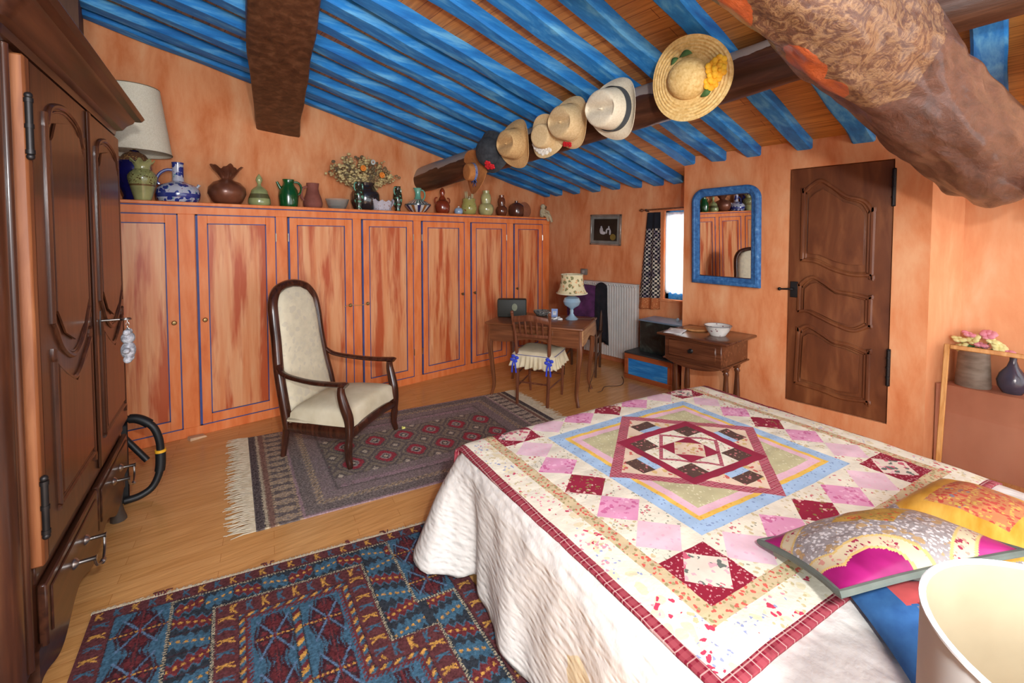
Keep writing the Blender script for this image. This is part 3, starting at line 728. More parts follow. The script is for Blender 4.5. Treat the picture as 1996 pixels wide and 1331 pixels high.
# ================================================================== THINGS ON THE CUPBOARD
SZ = 1.826; SY = 4.37
def glaze(name, c, **k): return flat(name, c, 0.12, 0, 0.6, 0.5, **k)
def body(prof, R_, H_): return [(r * R_, z * H_) for r, z in prof]
def handle(mb, x0, z0, x1, z1, out, r, m, ang=0.0, n=8):
    """ear-shaped handle in the plane at angle ang, from (x0,z0) up to (x1,z1)"""
    pts = bez((x0, z0), (x0 + out, z0 + (z1 - z0) * .2), (x1 + out * 1.3, z1 + (z1 - z0) * .15), (x1, z1), n)
    c, s_ = math.cos(ang), math.sin(ang)
    mb.tube([(p[0] * c, p[0] * s_, p[1]) for p in pts], r, m, seg=8)
G_CREAM = glaze('cream_glaze', (222, 212, 168)); 
# big table lamp
lamp = thing('table_lamp', 'tall table lamp with cream shade and dark blue ceramic base behind the wardrobe', 'lamp', (0.045, 4.345, SZ))
NAVY = glaze('cobalt_glaze', (22, 22, 82)); GOLDB = printed('gilt_band', (120, 84, 60), [((190, 150, 90), 60, .3, 0), ((60, 40, 60), 80, .25, 3)], 0.3)
f = MB(); f.lathe(body([(0, 0), (.7, 0), (.72, .04), (.66, .1), (.9, .3), (1, .55), (.95, .78), (.62, .92), (.3, .97), (.25, 1), (0, 1)], 0.105, 0.375), seg=32, mf=lambda i: GOLDB if i in (6, 7) else NAVY); f.build('base', lamp)
f = MB(); f.tube([(0, 0, .34), (0, 0, .50)], 0.009, BRASS); f.tube([(0, 0, .44), (0, 0, .50)], 0.016, flat('lampholder_white', (225, 220, 210), .5)); f.build('stem', lamp)
LINEN = NM('cream_lampshade_linen', [(0.3, (214, 204, 180)), (0.7, (232, 224, 204))], scale=(40, 40, 40), ns=3, rough=0.9, bump=0.15)
f = MB(); f.lathe([(.222, .355), (.224, .353), (.226, .358), (.162, .835), (.158, .838), (.155, .833), (.219, .358), (.222, .355)], LINEN, 48); f.build('shade', lamp)
f = MB(); f.tube([(.2265 * math.cos(k * PI / 24), .2265 * math.sin(k * PI / 24), .356) for k in range(48)], .004, flat('shade_trim', (120, 104, 84), .8), closed=True, seg=6); f.build('lower_trim', lamp)
f = MB(); f.tube([(.16 * math.cos(k * PI / 24), .16 * math.sin(k * PI / 24), .836) for k in range(48)], .004, flat('shade_trim', (120, 104, 84), .8), closed=True, seg=6); f.build('upper_trim', lamp)
# olive vase with scalloped rim
OLIVE = printed('olive_glaze_pattern', (150, 150, 96), [((96, 78, 46), 55, .32, 0), ((196, 184, 120), 70, .22, 2)], 0.14, coat=.5); OLP = glaze('pale_olive_glaze', (158, 156, 104)); OLB = glaze('brown_line_glaze', (112, 84, 52))
v = thing('scalloped_vase', 'olive green patterned vase with scalloped rim in front of the blue lamp base', 'vase', (0.085, 4.262, SZ))
f = MB(); pr = body([(0, 0), (.55, 0), (.58, .03), (.72, .2), (.85, .36), (.9, .40), (.98, .52), (1, .57), (.98, .62), (.8, .72), (.56, .78), (.54, .84), (.66, .93), (.8, .97), (.76, 1.0), (.5, .86), (.5, .5), (0, .1)], 0.088, 0.295)
f.lathe(pr, seg=40, mf=lambda i: OLIVE if 5 <= i <= 9 else (OLB if i in (4,) else OLP), rfun=lambda a, r, z: (r * (1 + (0.10 * math.cos(7 * a) if z > .27 else 0)), z + (0.014 * math.cos(7 * a) if z > .27 else 0))); f.build('body', v)
# blue and white jug
BW = printed('blue_white_majolica', (188, 188, 202), [((42, 54, 130), 24, .46, 0), ((90, 150, 150), 40, .18, 2), ((130, 60, 90), 44, .14, 5)], 0.15, coat=.5); BLG = glaze('blue_glaze', (48, 58, 128)); 
v = thing('blue_white_jug', 'blue and white patterned jug with narrow neck and loop handle', 'jug', (0.302, 4.345, SZ))
f = MB(); f.lathe(body([(0, 0), (.85, 0), (.97, .12), (1, .22), (.95, .34), (.75, .44), (.4, .5), (.27, .54), (.255, .62), (.26, .95), (.28, 1), (.22, 1), (.2, .6), (0, .3)], 0.144, 0.315), seg=40, mf=lambda i: BLG if i in (2, 9) else BW); f.build('body', v)
f = MB(); handle(f, .115, .14, .036, .255, .05, .011, BLG, PI); f.build('handle', v)
f = MB(); f.lathe([(0, 0), (.012, 0), (.009, .02), (.013, .03), (.008, .03), (0, .02)], BW, 12, T=TR(.118, 0, .125, 0, 0, R(35))); f.build('spout', v)
# copper ruffled pot
COP = NM('bronzed_copper_clay', [(0.3, (92, 50, 34)), (0.7, (140, 84, 60))], ns=5, rough=0.35, coat=.3, metal=.25)
v = thing('ruffled_pot', 'round copper brown pot with frilled tied neck', 'pot', (0.629, SY, SZ))
f = MB(); f.lathe(body([(0, 0), (.5, 0), (.8, .1), (1, .3), (.97, .46), (.7, .6), (.36, .66), (.30, .70), (.42, .80), (.66, .92), (.8, .98), (.74, 1), (.5, .86), (.24, .7), (0, .6)], 0.138, 0.315), COP, 60,
                  rfun=lambda a, r, z: (r * (1 + (0.13 * math.cos(5 * a + 1) + .05 * math.cos(13 * a) if z > .24 else 0.02 * math.cos(3 * a))), z + (0.016 * math.cos(5 * a + 1) + .006 * math.cos(13 * a) if z > .26 else 0))); f.build('body', v)
# pale green lidded jar
PGR = glaze('celadon_glaze', (150, 156, 104)); PGD = glaze('olive_line', (96, 92, 58))
v = thing('lidded_jar', 'pale green pointed-lid jar between the copper pot and green jug', 'jar', (0.870, SY, SZ))
f = MB(); f.lathe(body([(0, 0), (.85, 0), (1, .1), (.96, .24), (.8, .38), (.72, .44), (0, .44)], .088, .285), seg=32, mf=lambda i: PGD if i == 3 else PGR); f.build('body', v)
f = MB(); f.lathe(body([(0, .44), (.74, .44), (.7, .49), (.5, .56), (.22, .62), (.14, .68), (.3, .8), (.26, .88), (.08, .97), (0, 1)], .088, .285), PGR, 32); f.build('lid', v)
# dark green jug
GRN = glaze('bottle_green_glaze', (18, 78, 36))
v = thing('green_jug', 'glossy dark green jug with handle and spout on the cupboard', 'jug', (1.105, SY, SZ))
f = MB(); f.lathe(body([(0, 0), (.85, 0), (.9, .08), (1, .4), (.92, .62), (.6, .8), (.5, .88), (.6, 1), (.52, 1), (.4, .86), (.4, .3), (0, .2)], .083, .255), GRN, 32); f.build('body', v)
f = MB(); handle(f, .078, .12, .045, .235, .055, .010, GRN, 0.0); f.build('handle', v)
f = MB(); f.tube([(-.06, 0, .16), (-.082, 0, .2), (-.095, 0, .23)], [.016, .012, .010], GRN); f.build('spout', v)
# terracotta jug
TER = NM('matt_terracotta', [(0.3, (118, 62, 50)), (0.7, (146, 84, 70))], ns=9, rough=.75)
v = thing('terracotta_jug', 'matt pinkish terracotta jug with a loop handle on its left', 'jug', (1.315, SY, SZ))
f = MB(); f.lathe(body([(0, 0), (.8, 0), (.95, .08), (1, .22), (.9, .4), (.68, .62), (.58, .8), (.66, 1), (.58, 1), (.5, .8), (.5, .3), (0, .2)], .085, .238), TER, 32); f.build('body', v)
f = MB(); handle(f, .075, .075, .045, .20, .045, .010, TER, PI); f.build('handle', v)
# cut glass bowl
GLS, nt, b = _base('clear_cut_glass', 0.04, 0, .5); b.inputs['Base Color'].default_value = (.85, .9, .86, 1); b.inputs['Transmission Weight'].default_value = .85
v = MB(); v.lathe([(0, .004), (.07, .0), (.085, .03), (.108, .10), (.104, .10), (.08, .034), (0, .012)], GLS, 36, rfun=lambda a, r, z: (r * (1 + .03 * math.cos(12 * a)), z))
tag(v.build('glass_bowl', loc=(1.53, SY - .03, SZ)), 'small cut glass bowl beside the terracotta jug', 'bowl')
# two slim dark handled vases
DKV = printed('teal_dark_glaze', (52, 46, 34), [((96, 160, 136), 22, .30, 0), ((150, 140, 90), 34, .16, 3)], .12, coat=.5); TEALG = glaze('teal_glaze', (96, 158, 138))
for n_, (x, y, lb) in enumerate(((1.71, 4.26, 'slim dark teal-splashed handled vase standing before the black flower pot'), (2.178, SY, 'slim dark teal-splashed handled vase between the white basket and the striped pitcher'))):
    if n_ == 0:
        v0 = v = thing('slim_vase', lb, 'vase', (x, y, SZ), 0, 'pair of slim teal vases')
        f = MB(); f.lathe(body([(0, 0), (.55, 0), (.6, .06), (.5, .12), (.85, .3), (1, .52), (.9, .7), (.55, .82), (.5, .88), (.7, 1), (.6, 1), (.4, .86), (0, .5)], .05, .275), DKV, 24); f.build('body', v)
        for a_ in (0.5, PI + .5):
            f = MB(); handle(f, .042, .185, .03, .262, .03, .006, TEALG, a_); f.build('handle', v)
    else:
        c = copy_tree(v0); c.location = (x, y, SZ); c['label'] = lb
# black pot and dried bouquet
BLK = glaze('black_brown_glaze', (40, 34, 36))
v = MB(); v.lathe(body([(0, 0), (.7, 0), (.85, .1), (1, .35), (1, .58), (.95, .66), (.8, .72), (.62, .88), (.6, .9), (.66, 1), (.56, 1), (.5, .85), (.8, .6), (0, .2)], .142, .285), BLK, 40)
tag(v.build('flower_pot', loc=(1.835, 4.40, SZ)), 'large glossy black pot holding the dried bouquet', 'pot')
bq = thing('dried_bouquet', 'bouquet of dried beige flowers with two orange blooms in the black pot', 'flowers', (1.835, 4.40, SZ + .2))
BG = [NM('dried_beige_%s' % k, [(0.3, tuple(x * .75 for x in c)), (0.7, c)], ns=40, rough=.95) for k, c in (('tan', (206, 178, 124)), ('straw', (222, 200, 142)), ('brown', (160, 126, 88)), ('dark', (122, 104, 78)))]
stem, heads, berry = MB(), MB(), MB(); rng = random.Random(4)
for k in range(46):
    t = rng.random(); ang = -1.25 + 2.5 * (k + rng.random()) / 46
    ln = (0.20 + 0.16 * rng.random()) * (1.0 if ang > 0 else 1.12)
    tip = Vector((math.sin(ang) * ln * 1.05, rng.uniform(-.13, .10), math.cos(ang) * ln * .75 + .06))
    stem.tube([(rng.uniform(-.03, .03), rng.uniform(-.03, .03), -.08), (tip.x * .35, tip.y * .5, tip.z * .5), tuple(tip)], .0022, BG[2], seg=5)
    m_ = BG[rng.choice((0, 0, 1, 2, 3))]
    for q in range(15):
        s_ = rng.uniform(.3, 1.08); pos = tip * s_ + Vector((rng.gauss(0, .018), rng.gauss(0, .018), rng.gauss(0, .018)))
        heads.ball(pos, rng.uniform(.010, .021), m_, (1, 1, .8), 6, 5)
    if k % 4 == 0:
        for q in range(5): berry.ball(tip + Vector((rng.gauss(0, .02), -.01 + rng.gauss(0, .01), rng.gauss(0, .02))), .006, BG[1], (1, 1, 1), 6, 4)
for ang, ln in ((-1.22, .40), (-.98, .42), (-1.1, .37), (-.55, .40)):
    tip = Vector((math.sin(ang) * ln, -.02, math.cos(ang) * ln * .8 + .05)); stem.tube([(0, 0, -.05), tuple(tip)], .003, BG[2], seg=5)
    for q in range(14): heads.ball(tip * rng.uniform(.45, 1.05) + Vector((rng.gauss(0, .014), rng.gauss(0, .014), rng.gauss(0, .014))), .014, BG[rng.choice((0, 1, 3))], (1, 1, 1), 6, 5)
stem.build('stems', bq); tag(heads.build('dried_heads', bq), kind='stuff'); tag(berry.build('berries', bq), kind='stuff')
ORP = NM('orange_petals', [(0.3, (206, 104, 30)), (0.7, (238, 150, 60))], ns=60, rough=.9)
for px_, pz_ in ((-.07, .215), (.125, .165)):
    f = MB()
    for k in range(14):
        a_ = k * 2 * PI / 14
        f.ball((.020 * math.cos(a_), -.0, .020 * math.sin(a_)), .011, ORP, (1, .5, 1), 6, 5)
    f.ball((0, -.006, 0), .016, ORP, (1, .7, 1), 8, 6); o = f.build('orange_bloom', bq); o.location = (px_, -.13, pz_); tag(o, 'orange bloom')
f = MB(); 
for k in range(12): f.ball((.016 * math.cos(k * PI / 6), 0, .018 * math.sin(k * PI / 6)), .010, flat('silver_seed_pod', (176, 178, 172), .7), (1, .4, 1), 6, 5)
o = f.build('silver_bloom', bq); o.location = (.045, -.1, .29); tag(o, 'silvery round pod')
# openwork ceramic basket
WHT = printed('white_lilac_ceramic', (196, 188, 196), [((150, 110, 100), 50, .26, 0)], .25)
v = thing('ceramic_basket', 'low white and lilac openwork basket dish beside the black pot', 'dish', (1.965, 4.285, SZ))
f = MB(); f.lathe([(0, 0), (.085, 0), (.095, .012), (.075, .014), (0, .014)], WHT, 32, T=Matrix.Diagonal((1.15, .8, 1, 1))); f.build('base', v)
f = MB(); f.lathe([(.078, .012), (.10, .085), (.106, .10), (.10, .102), (.09, .07), (.072, .014), (.078, .012)], WHT, 40, T=Matrix.Diagonal((1.12, .78, 1, 1)), rfun=lambda a, r, z: (r, z + (.022 * max(0, math.cos(2 * a)) + .010 * math.cos(10 * a) if z > .06 else 0))); f.build('rim', v)
for sx in (1, -1):
    f = MB(); handle(f, .088, .04, .108, .12, .03, .006, WHT, 0 if sx > 0 else PI); f.build('handle', v)
# striped pitcher
STP = [glaze('stripe_navy', (44, 48, 96)), glaze('stripe_white', (206, 200, 196)), glaze('stripe_ochre', (150, 96, 48)), glaze('stripe_slate', (74, 82, 84))]
v = thing('striped_pitcher', 'squat pitcher with radiating blue, white and ochre stripes and green neck', 'pitcher', (2.42, SY, SZ))
f = MB(); pr = body([(0, 0), (.45, 0), (.62, .08), (1, .30), (1, .36), (.62, .48), (.3, .56)], .142, .27); f.lathe(pr, STP[3], 48)
f.bm.faces.ensure_lookup_table()
for q in f.bm.faces:
    c = q.calc_center_median(); an = (math.atan2(c.y, c.x) % (2 * PI)) / (2 * PI) * 24
    if c.z < .085: q.material_index = f._mi(STP[(0, 1, 2, 1)[int(an) % 4]])
    elif c.z < .105: q.material_index = f._mi(STP[3])
    else: q.material_index = f._mi(STP[(1, 3)[int(an * 2) % 2]])
f.build('body', v)
f = MB(); f.lathe([(.044, .15), (.032, .18), (.03, .22), (.034, .262), (.042, .275), (.036, .275), (.024, .22), (.03, .17)], TEALG, 24, rfun=lambda a, r, z: (r * (1 + (.35 * max(0, math.cos(a - PI)) ** 6 if z > .25 else 0)), z)); f.build('neck', v)
f = MB(); handle(f, .055, .145, .034, .255, .05, .008, TEALG, 0); f.build('handle', v)
# red brown jar with ears
RBR = glaze('red_brown_glaze', (132, 52, 30))
v = thing('eared_jar', 'red brown jar with small ears and knobbed lid under the beam end', 'jar', (2.735, SY, SZ))
f = MB(); f.lathe(body([(0, 0), (.7, 0), (.9, .1), (1, .3), (.85, .46), (.5, .54), (0, .54)], .088, .30), RBR, 32); f.build('body', v)
f = MB(); f.lathe(body([(0, .54), (.5, .54), (.4, .62), (.24, .7), (.36, .82), (.3, .92), (.1, 1), (0, 1)], .088, .30), RBR, 24); f.build('lid', v)
for a_ in (0, PI):
    f = MB(); handle(f, .08, .12, .068, .185, .03, .008, RBR, a_); f.build('ear', v)
v = thing('sugar_pot', 'tiny pale blue lidded pot between the red brown jar and the yellow pot', 'pot', (2.905, 4.29, SZ))
PBL = glaze('pale_blue_glaze', (150, 172, 200))
f = MB(); f.lathe(body([(0, 0), (.8, 0), (1, .2), (1, .5), (.8, .68), (0, .68)], .05, .10), PBL, 24); f.build('body', v)
f = MB(); f.lathe(body([(0, .68), (.8, .68), (.5, .78), (.2, .82), (.25, .92), (0, 1)], .05, .10), glaze('white_glaze', (214, 208, 204)), 20); f.build('lid', v)
# yellow pot with sprigs
YEL = printed('yellow_green_glaze', (176, 166, 96), [((150, 60, 40), 14, .18, 4), ((96, 110, 60), 26, .16, 1)], .14, coat=.5)
v = thing('yellow_pot', 'yellow green round pot with floral glaze', 'pot', (3.11, SY, SZ))
f = MB(); f.lathe(body([(0, 0), (.6, 0), (.85, .1), (1, .4), (.95, .6), (.8, .78), (.84, .98), (.76, 1), (.7, .8), (.85, .5), (0, .2)], .094, .20), YEL, 32); f.build('body', v)
sp = MB(); CRM = flat('cream_wax', (214, 196, 150), .7)
for k in range(9):
    a_ = k * .7; tx, ty = .045 * math.cos(a_), .045 * math.sin(a_)
    h_ = .20 + .1 * rng.random(); sp.tube([(tx * .6, ty * .6, .06), (tx, ty, h_ - .02), (tx * 1.1, ty * 1.1, h_)], [.006, .009, .005], CRM, seg=6)
tag(sp.build('pale_sprigs', loc=(3.11, SY, SZ)), 'pale cream sprigs standing in the yellow pot', 'sprigs')
# gourds
PYE = glaze('pale_yellow_glaze', (186, 178, 122))
GOUR = [(0, 0), (.6, 0), (.9, .12), (1, .28), (.9, .42), (.58, .5), (.62, .58), (.68, .7), (.58, .84), (.42, .9), (.46, 1), (.38, 1), (.3, .9), (0, .5)]
v = MB(); v.lathe(body(GOUR, .097, .312), PYE, 32); tag(v.build('gourd_vase', loc=(3.37, SY, SZ)), 'pale yellow double-gourd vase', 'vase')
v = MB(); v.lathe(body(GOUR, .074, .272), glaze('brown_terracotta_glaze', (110, 58, 36)), 32); tag(v.build('gourd_vase', loc=(3.62, SY, SZ)), 'brown terracotta double-gourd vase', 'vase')
v = thing('brown_tureen', 'low round dark brown lidded pot near the right end of the cupboard', 'pot', (3.875, SY, SZ)); BRT = glaze('dark_brown_glaze', (92, 50, 36))
f = MB(); f.lathe(body([(0, 0), (.8, 0), (.95, .15), (1, .4), (.95, .62), (0, .62)], .103, .215), BRT, 32); f.build('body', v)
f = MB(); f.lathe(body([(0, .62), (.98, .62), (.9, .72), (.5, .86), (.2, .9), (.22, 1), (0, 1)], .103, .215), BRT, 32); f.build('lid', v)
v = MB(); v.lathe([(0, .012), (.06, .012), (.105, .0), (.11, .004), (.062, .022), (0, .022)], flat('terracotta_plate_clay', (164, 100, 70), .7), 40, T=Matrix.Translation((0, 0, .112)) @ Matrix.Rotation(R(82), 4, 'X'))
tag(v.build('terracotta_plate', loc=(4.13, 4.48, SZ)), 'round terracotta plate propped upright near the cupboard end', 'plate')
# pale cloth doll at the end
DOL = NM('unbleached_cloth', [(0.3, (170, 150, 118)), (0.7, (208, 192, 158))], ns=30, rough=.95)
v = thing('cloth_doll', 'small pale cloth figure sitting at the right end of the cupboard', 'doll', (4.24, 4.24, SZ))
f = MB(); f.ball((0, 0, .07), .048, DOL, (1, .8, 1.4)); f.ball((-.03, -.01, .04), .03, DOL, (1, 1, 1.2)); f.tube([(.02, -.03, .05), (.06, -.07, .02), (.085, -.09, -.06)], [.024, .022, .018], DOL); f.tube([(-.02, -.03, .05), (0, -.075, .016), (.02, -.09, -.05)], [.022, .02, .016], DOL); f.build('body', v)
f = MB(); f.ball((-.005, -.005, .15), .034, DOL); f.ball((.04, 0, .14), .026, flat('brown_wool', (104, 78, 56), .95)); f.build('head', v)
f = MB(); f.tube([(-.03, 0, .1), (-.07, -.03, .06), (-.06, -.05, .03)], [.018, .016, .012], DOL); f.tube([(.03, 0, .1), (.075, -.03, .08), (.085, -.05, .03)], [.018, .016, .012], DOL); f.build('arms', v)

# ================================================================== HATS on the beam
STRAW = NM('straw_plait', [(0.3, (206, 164, 92)), (0.7, (238, 206, 140))], scale=(1, 1, 1), ns=60, detail=3, rough=.7, bump=.5, bdist=.004)
PANAMA = NM('panama_straw', [(0.3, (212, 198, 170)), (0.7, (230, 218, 192))], ns=90, rough=.8, bump=.15, bdist=.003)
TANS = NM('tan_straw', [(0.3, (190, 148, 96)), (0.7, (216, 178, 124))], ns=90, rough=.8, bump=.15, bdist=.003)
BEIG = NM('beige_straw', [(0.3, (206, 174, 124)), (0.7, (226, 198, 152))], ns=90, rough=.8, bump=.15, bdist=.003)
def hat(label, y, z, R_, crown_r, crown_h, m, wave=0.0, dent=0.0, yaw=0.0, pitch=0.0, roll=0.0, x=2.452, oval=1.0, conc=False, droop=0.0, round_=False):
    """hat with its crown pointing out into the room (-x); local z is the crown axis"""
    t = thing('straw_hat' if m is not None else 'hat', label, 'hat', (x, y, z), 0, 'hats on the beam')
    t.rotation_euler = (Matrix.Rotation(R(yaw), 4, 'Z') @ Matrix.Rotation(R(-90 + pitch), 4, 'Y') @ Matrix.Rotation(R(roll), 4, 'Z')).to_euler()
    def rf(a, r, zz):
        k = max(0, (r - crown_r) / max(1e-4, R_ - crown_r)); ov = 1 + (oval - 1) * math.cos(a) ** 2
        return r * ov, zz + wave * k * k * math.cos(2 * a) - droop * k * k + (0.0025 * math.sin(r * 420) if conc else 0)
    n_ = 14
    outer = [(R_ - (R_ - crown_r) * k / n_, 0.0) for k in range(n_ + 1)]
    g = MB(); g.lathe(outer + [(crown_r - .002, -.004)] + [(R_ - (R_ - crown_r) * k / n_, -.005) for k in range(n_, -1, -1)] + [(R_, 0)], m, 56, rfun=rf); br = g.build('brim', t)
    g = MB(); P = []
    if round_:
        for k in range(13):
            a_ = PI / 2 * k / 12; P.append((crown_r * math.cos(a_) ** .8, crown_h * math.sin(a_) ** .9))
    else:
        P = [(crown_r, 0), (crown_r * .985, crown_h * .3), (crown_r * .96, crown_h * .65), (crown_r * .925, crown_h * .88), (crown_r * .89, crown_h * .955), (crown_r * .82, crown_h)] + [(crown_r * q, crown_h * (1.0 + .05 * (.8 - q))) for q in (.7, .6, .5, .4, .32, .25, .18, .12, .06)] + [(0, crown_h * 1.03)]
    def rc(a, r, zz):
        ov = 1 + (oval - 1) * math.cos(a) ** 2
        d_ = dent * (1 if zz > crown_h * .97 else 0) * math.exp(-(r * math.sin(a) / (crown_r * .26)) ** 2) * (1 - .5 * (r / crown_r) ** 2)
        pinch = 1 - (.10 * (zz / crown_h) * abs(math.sin(a)) if dent else 0)
        return r * ov * pinch, zz - d_ + (0.002 * math.sin(zz * 420) if conc else 0)
    g.lathe(P, m, 48, rfun=rc); cr = g.build('crown', t)
    return t
def hband(t, r, z0, z1, m, name='band', oval=1.0):
    g = MB(); g.lathe([(r, z0), (r * 1.0, z1), (r * .985, z1), (r * .985, z0), (r, z0)], m, 48, rfun=lambda a, q, zz: (q * (1 + (oval - 1) * math.cos(a) ** 2), zz)); return g.build(name, t)
RED = flat('red_felt_flower', (196, 24, 34), .8); LEAF = flat('silk_leaf', (74, 110, 56), .7); YFL = NM('yellow_silk_petals', [(0.3, (232, 150, 20)), (0.7, (250, 200, 50))], ns=30, rough=.7)
def blossom(t, name, c, r, m, n_=6, lab=None, nrm=(0, 0, 1)):
    g = MB()
    for k in range(n_):
        a_ = 2 * PI * k / n_; g.ball((r * .6 * math.cos(a_), r * .6 * math.sin(a_), 0), r * .5, m, (1, 1, .45), 8, 6)
    g.ball((0, 0, r * .15), r * .32, m, (1, 1, .8), 8, 6)
    o_ = g.build(name, t); o_.location = c
    o_.rotation_euler = Vector((0, 0, 1)).rotation_difference(Vector(nrm).normalized()).to_euler(); 
    if lab: tag(o_, lab)
    return o_
# 1 brown hat with blue ribbon, farthest
t = hat('brown felt hat with a blue ribbon, nearest the back wall', 3.41, 2.175, .205, .085, .08, NM('brown_felt', [(0.3, (168, 104, 54)), (0.7, (188, 124, 68))], ns=30, rough=.9), wave=.03, pitch=-4, yaw=-8, roll=20, x=2.485)
HCORD = flat('hat_string', (150, 120, 84), .9)
def hang(t, ln):
    g = MB(); g.tube([(.05, 0, -.004), (.075, 0, -ln * .5), (.10, .0, -ln)], .0025, HCORD, seg=6); g.build('hanging_cord', t)
hang(t, .09)
hband(t, .0872, .004, .028, printed('blue_patterned_ribbon', (120, 130, 170), [((60, 80, 150), 40, .3, 0), ((190, 180, 150), 60, .2, 1)]))
f = MB()
for k in range(6): f.raw([(0, 0, 0), (.05 * math.cos(k), .05 * math.sin(k), .012), (.05 * math.cos(k + .5), .05 * math.sin(k + .5), .018), (.01, 0, .012)], [(0, 1, 2, 3)], flat('blue_ribbon', (70, 100, 170), .7))
o = f.build('bow', t, recalc=False); o.location = (-.10, .0, .01); o.modifiers.new('s', 'SOLIDIFY').thickness = .002
# 2 dark grey cap with red flowers
GRF = NM('charcoal_felt', [(0.3, (44, 46, 50)), (0.7, (66, 68, 72))], ns=30, rough=.95)
t = hat('charcoal felt hat with red flowers, second from the back wall', 3.10, 2.31, .185, .13, .10, GRF, wave=.03, droop=.05, round_=True, pitch=-10, x=2.425)
for c_ in ((-.10, -.045, .068), (-.125, -.02, .05), (-.13, -.065, .045)): blossom(t, 'red_flower', c_, .03, RED, 5, 'red felt flower', (-.6, -.3, .8))
# 3 tan fedora
t = hat('tan straw fedora, third from the back wall', 2.77, 2.335, .20, .128, .125, TANS, wave=.035, dent=.03, pitch=-6, roll=90, yaw=-4)
hband(t, .1295, .003, .03, TANS)
# 4 bonnet with white lace
t = hat('straw bonnet with white lace flowers, between the tan fedora and the red-berried hat', 2.42, 2.335, .165, .095, .085, BEIG, wave=.03, pitch=-6, yaw=6)
LACE = NM('white_lace', [(0.3, (214, 206, 190)), (0.7, (240, 236, 226))], ns=60, rough=.95, bump=.6)
g = MB()
for k in range(26):
    a_ = PI * .6 + k * .055; rr_ = .105 + .02 * rng.random()
    g.ball((rr_ * math.cos(a_), rr_ * math.sin(a_), .012), .02, LACE, (1, 1, .5), 7, 5)
for k in range(18): g.ball((-.11 + rng.gauss(0, .018), .01 + rng.gauss(0, .03), .014), .018, LACE, (1, 1, .5), 7, 5)
tag(g.build('lace_trim', t), 'white lace trim')
# 5 beige hat with red berries
t = hat('beige straw hat with red berries on its brim', 2.15, 2.385, .185, .134, .125, BEIG, wave=.03, dent=.028, pitch=-6, roll=80, yaw=-6, x=2.435)
hband(t, .1355, .003, .024, BEIG)
for c_ in ((.02, .15, .014), (-.012, .155, .014), (.045, .15, .014)): blossom(t, 'red_berry', c_, .02, RED, 5, 'red berries')
# 6 white panama
t = hat('white panama hat with a dark grey band', 1.70, 2.365, .19, .135, .150, PANAMA, wave=.04, dent=.035, pitch=-8, roll=82, yaw=-6, x=2.34)
hang(t, .19)
tag(hband(t, .1365, .004, .05, flat('dark_grey_ribbon', (66, 70, 74), .7)), 'dark grey ribbon')
# 7 wide sun hat with yellow flowers
t = hat('wide golden straw sun hat with yellow flowers', 1.175, 2.395, .216, .105, .108, STRAW, wave=.02, pitch=-10, yaw=4, x=2.27, conc=True, round_=True)
hang(t, .26)
for k, c_ in enumerate(((.02, -.135, .03), (-.025, -.14, .03), (.0, -.165, .03), (-.05, -.12, .025), (.04, -.165, .02))): blossom(t, 'yellow_flower', c_, .036, YFL, 6, 'yellow silk flower', (0, -.5, .8))
for (a0_, a1_) in ((-.25, .30), (.35, .75), (-2.6, -2.05)):
    g = MB(); P = []
    for k in range(9):
        a_ = a0_ + (a1_ - a0_) * k / 8; wq = .022 * math.sin(PI * k / 8)
        P.append(((.125 + wq) * math.cos(a_), (.125 + wq) * math.sin(a_), .016)); P.append(((.122 - wq * .3) * math.cos(a_), (.122 - wq * .3) * math.sin(a_), .026))
    g.raw(P, [(2 * k, 2 * k + 2, 2 * k + 3, 2 * k + 1) for k in range(8)], LEAF); o = g.build('leaf', t, recalc=False); o.modifiers.new('s', 'SOLIDIFY').thickness = .0015; tag(o, 'green silk leaf')

# ================================================================== ARMCHAIR
CREAMV = NM('cream_velvet', [(0.3, (206, 192, 160)), (0.7, (228, 216, 188))], ns=7, detail=6, rough=.85, bump=.1)
CHW = wood('mahogany_chair', (42, 20, 13), (64, 32, 21), (92, 50, 34), 'z', rough=0.25, coat=.4)
ac = thing('armchair', 'high-backed armchair with cream upholstery and dark curved arms on the grey rug', 'armchair', (1.17, 3.30, 0.009), R(35.5))
# local: x to the sitter's left (image right), y to the back; front at y=-.265
FY, BY, HW = -0.265, 0.265, 0.305
# seat
def seat_fn(u, v):
    x = (u - .5) * 2; y = (v - .5) * 2
    e = (1 - abs(x) ** 12) * (1 - abs(y) ** 12)
    wd = .288 + .02 * (1 - v)
    return (x * wd, FY - 0.012 + (v) * (0.50), 0.262 + 0.125 * max(0, e) ** .22 + 0.045 * (1 - x * x) * (1 - y * y) - .03 * v)
g = MB(); g.grid(48, 48, seat_fn, CREAMV)
g.box(-.295, .295, FY - .005, .235, .255, .285, CREAMV, .01); g.build('seat', ac)
g = MB()
for sx in (-1, 1):
    g.tube(smooth_pts([(sx * .30, FY, .235), (sx * .295, -.05, .228), (sx * .28, .15, .225), (sx * .268, BY, .23)], 5), (.0, ), CHW) if False else None
    pts = smooth_pts([(sx * .30, FY, .232), (sx * .295, -.05, .226), (sx * .28, .15, .226), (sx * .262, BY, .23)], 5)
    g.tube(pts, [(.018, .045)] * len(pts), CHW, seg=8, up=(0, 0, 1))
pts = smooth_pts([(-.30, FY - .005, .215), (-.15, FY - .018, .240), (0, FY - .022, .248), (.15, FY - .018, .240), (.30, FY - .005, .215)], 5)
g.tube(pts, [(.018, .034)] * len(pts), CHW, seg=8, up=(0, 0, 1))
pts = [(-.26, BY, .24), (.26, BY, .24)]; g.tube(pts, [(.018, .04)] * 2, CHW, seg=8, up=(0, 0, 1)); g.build('seat_rail', ac)
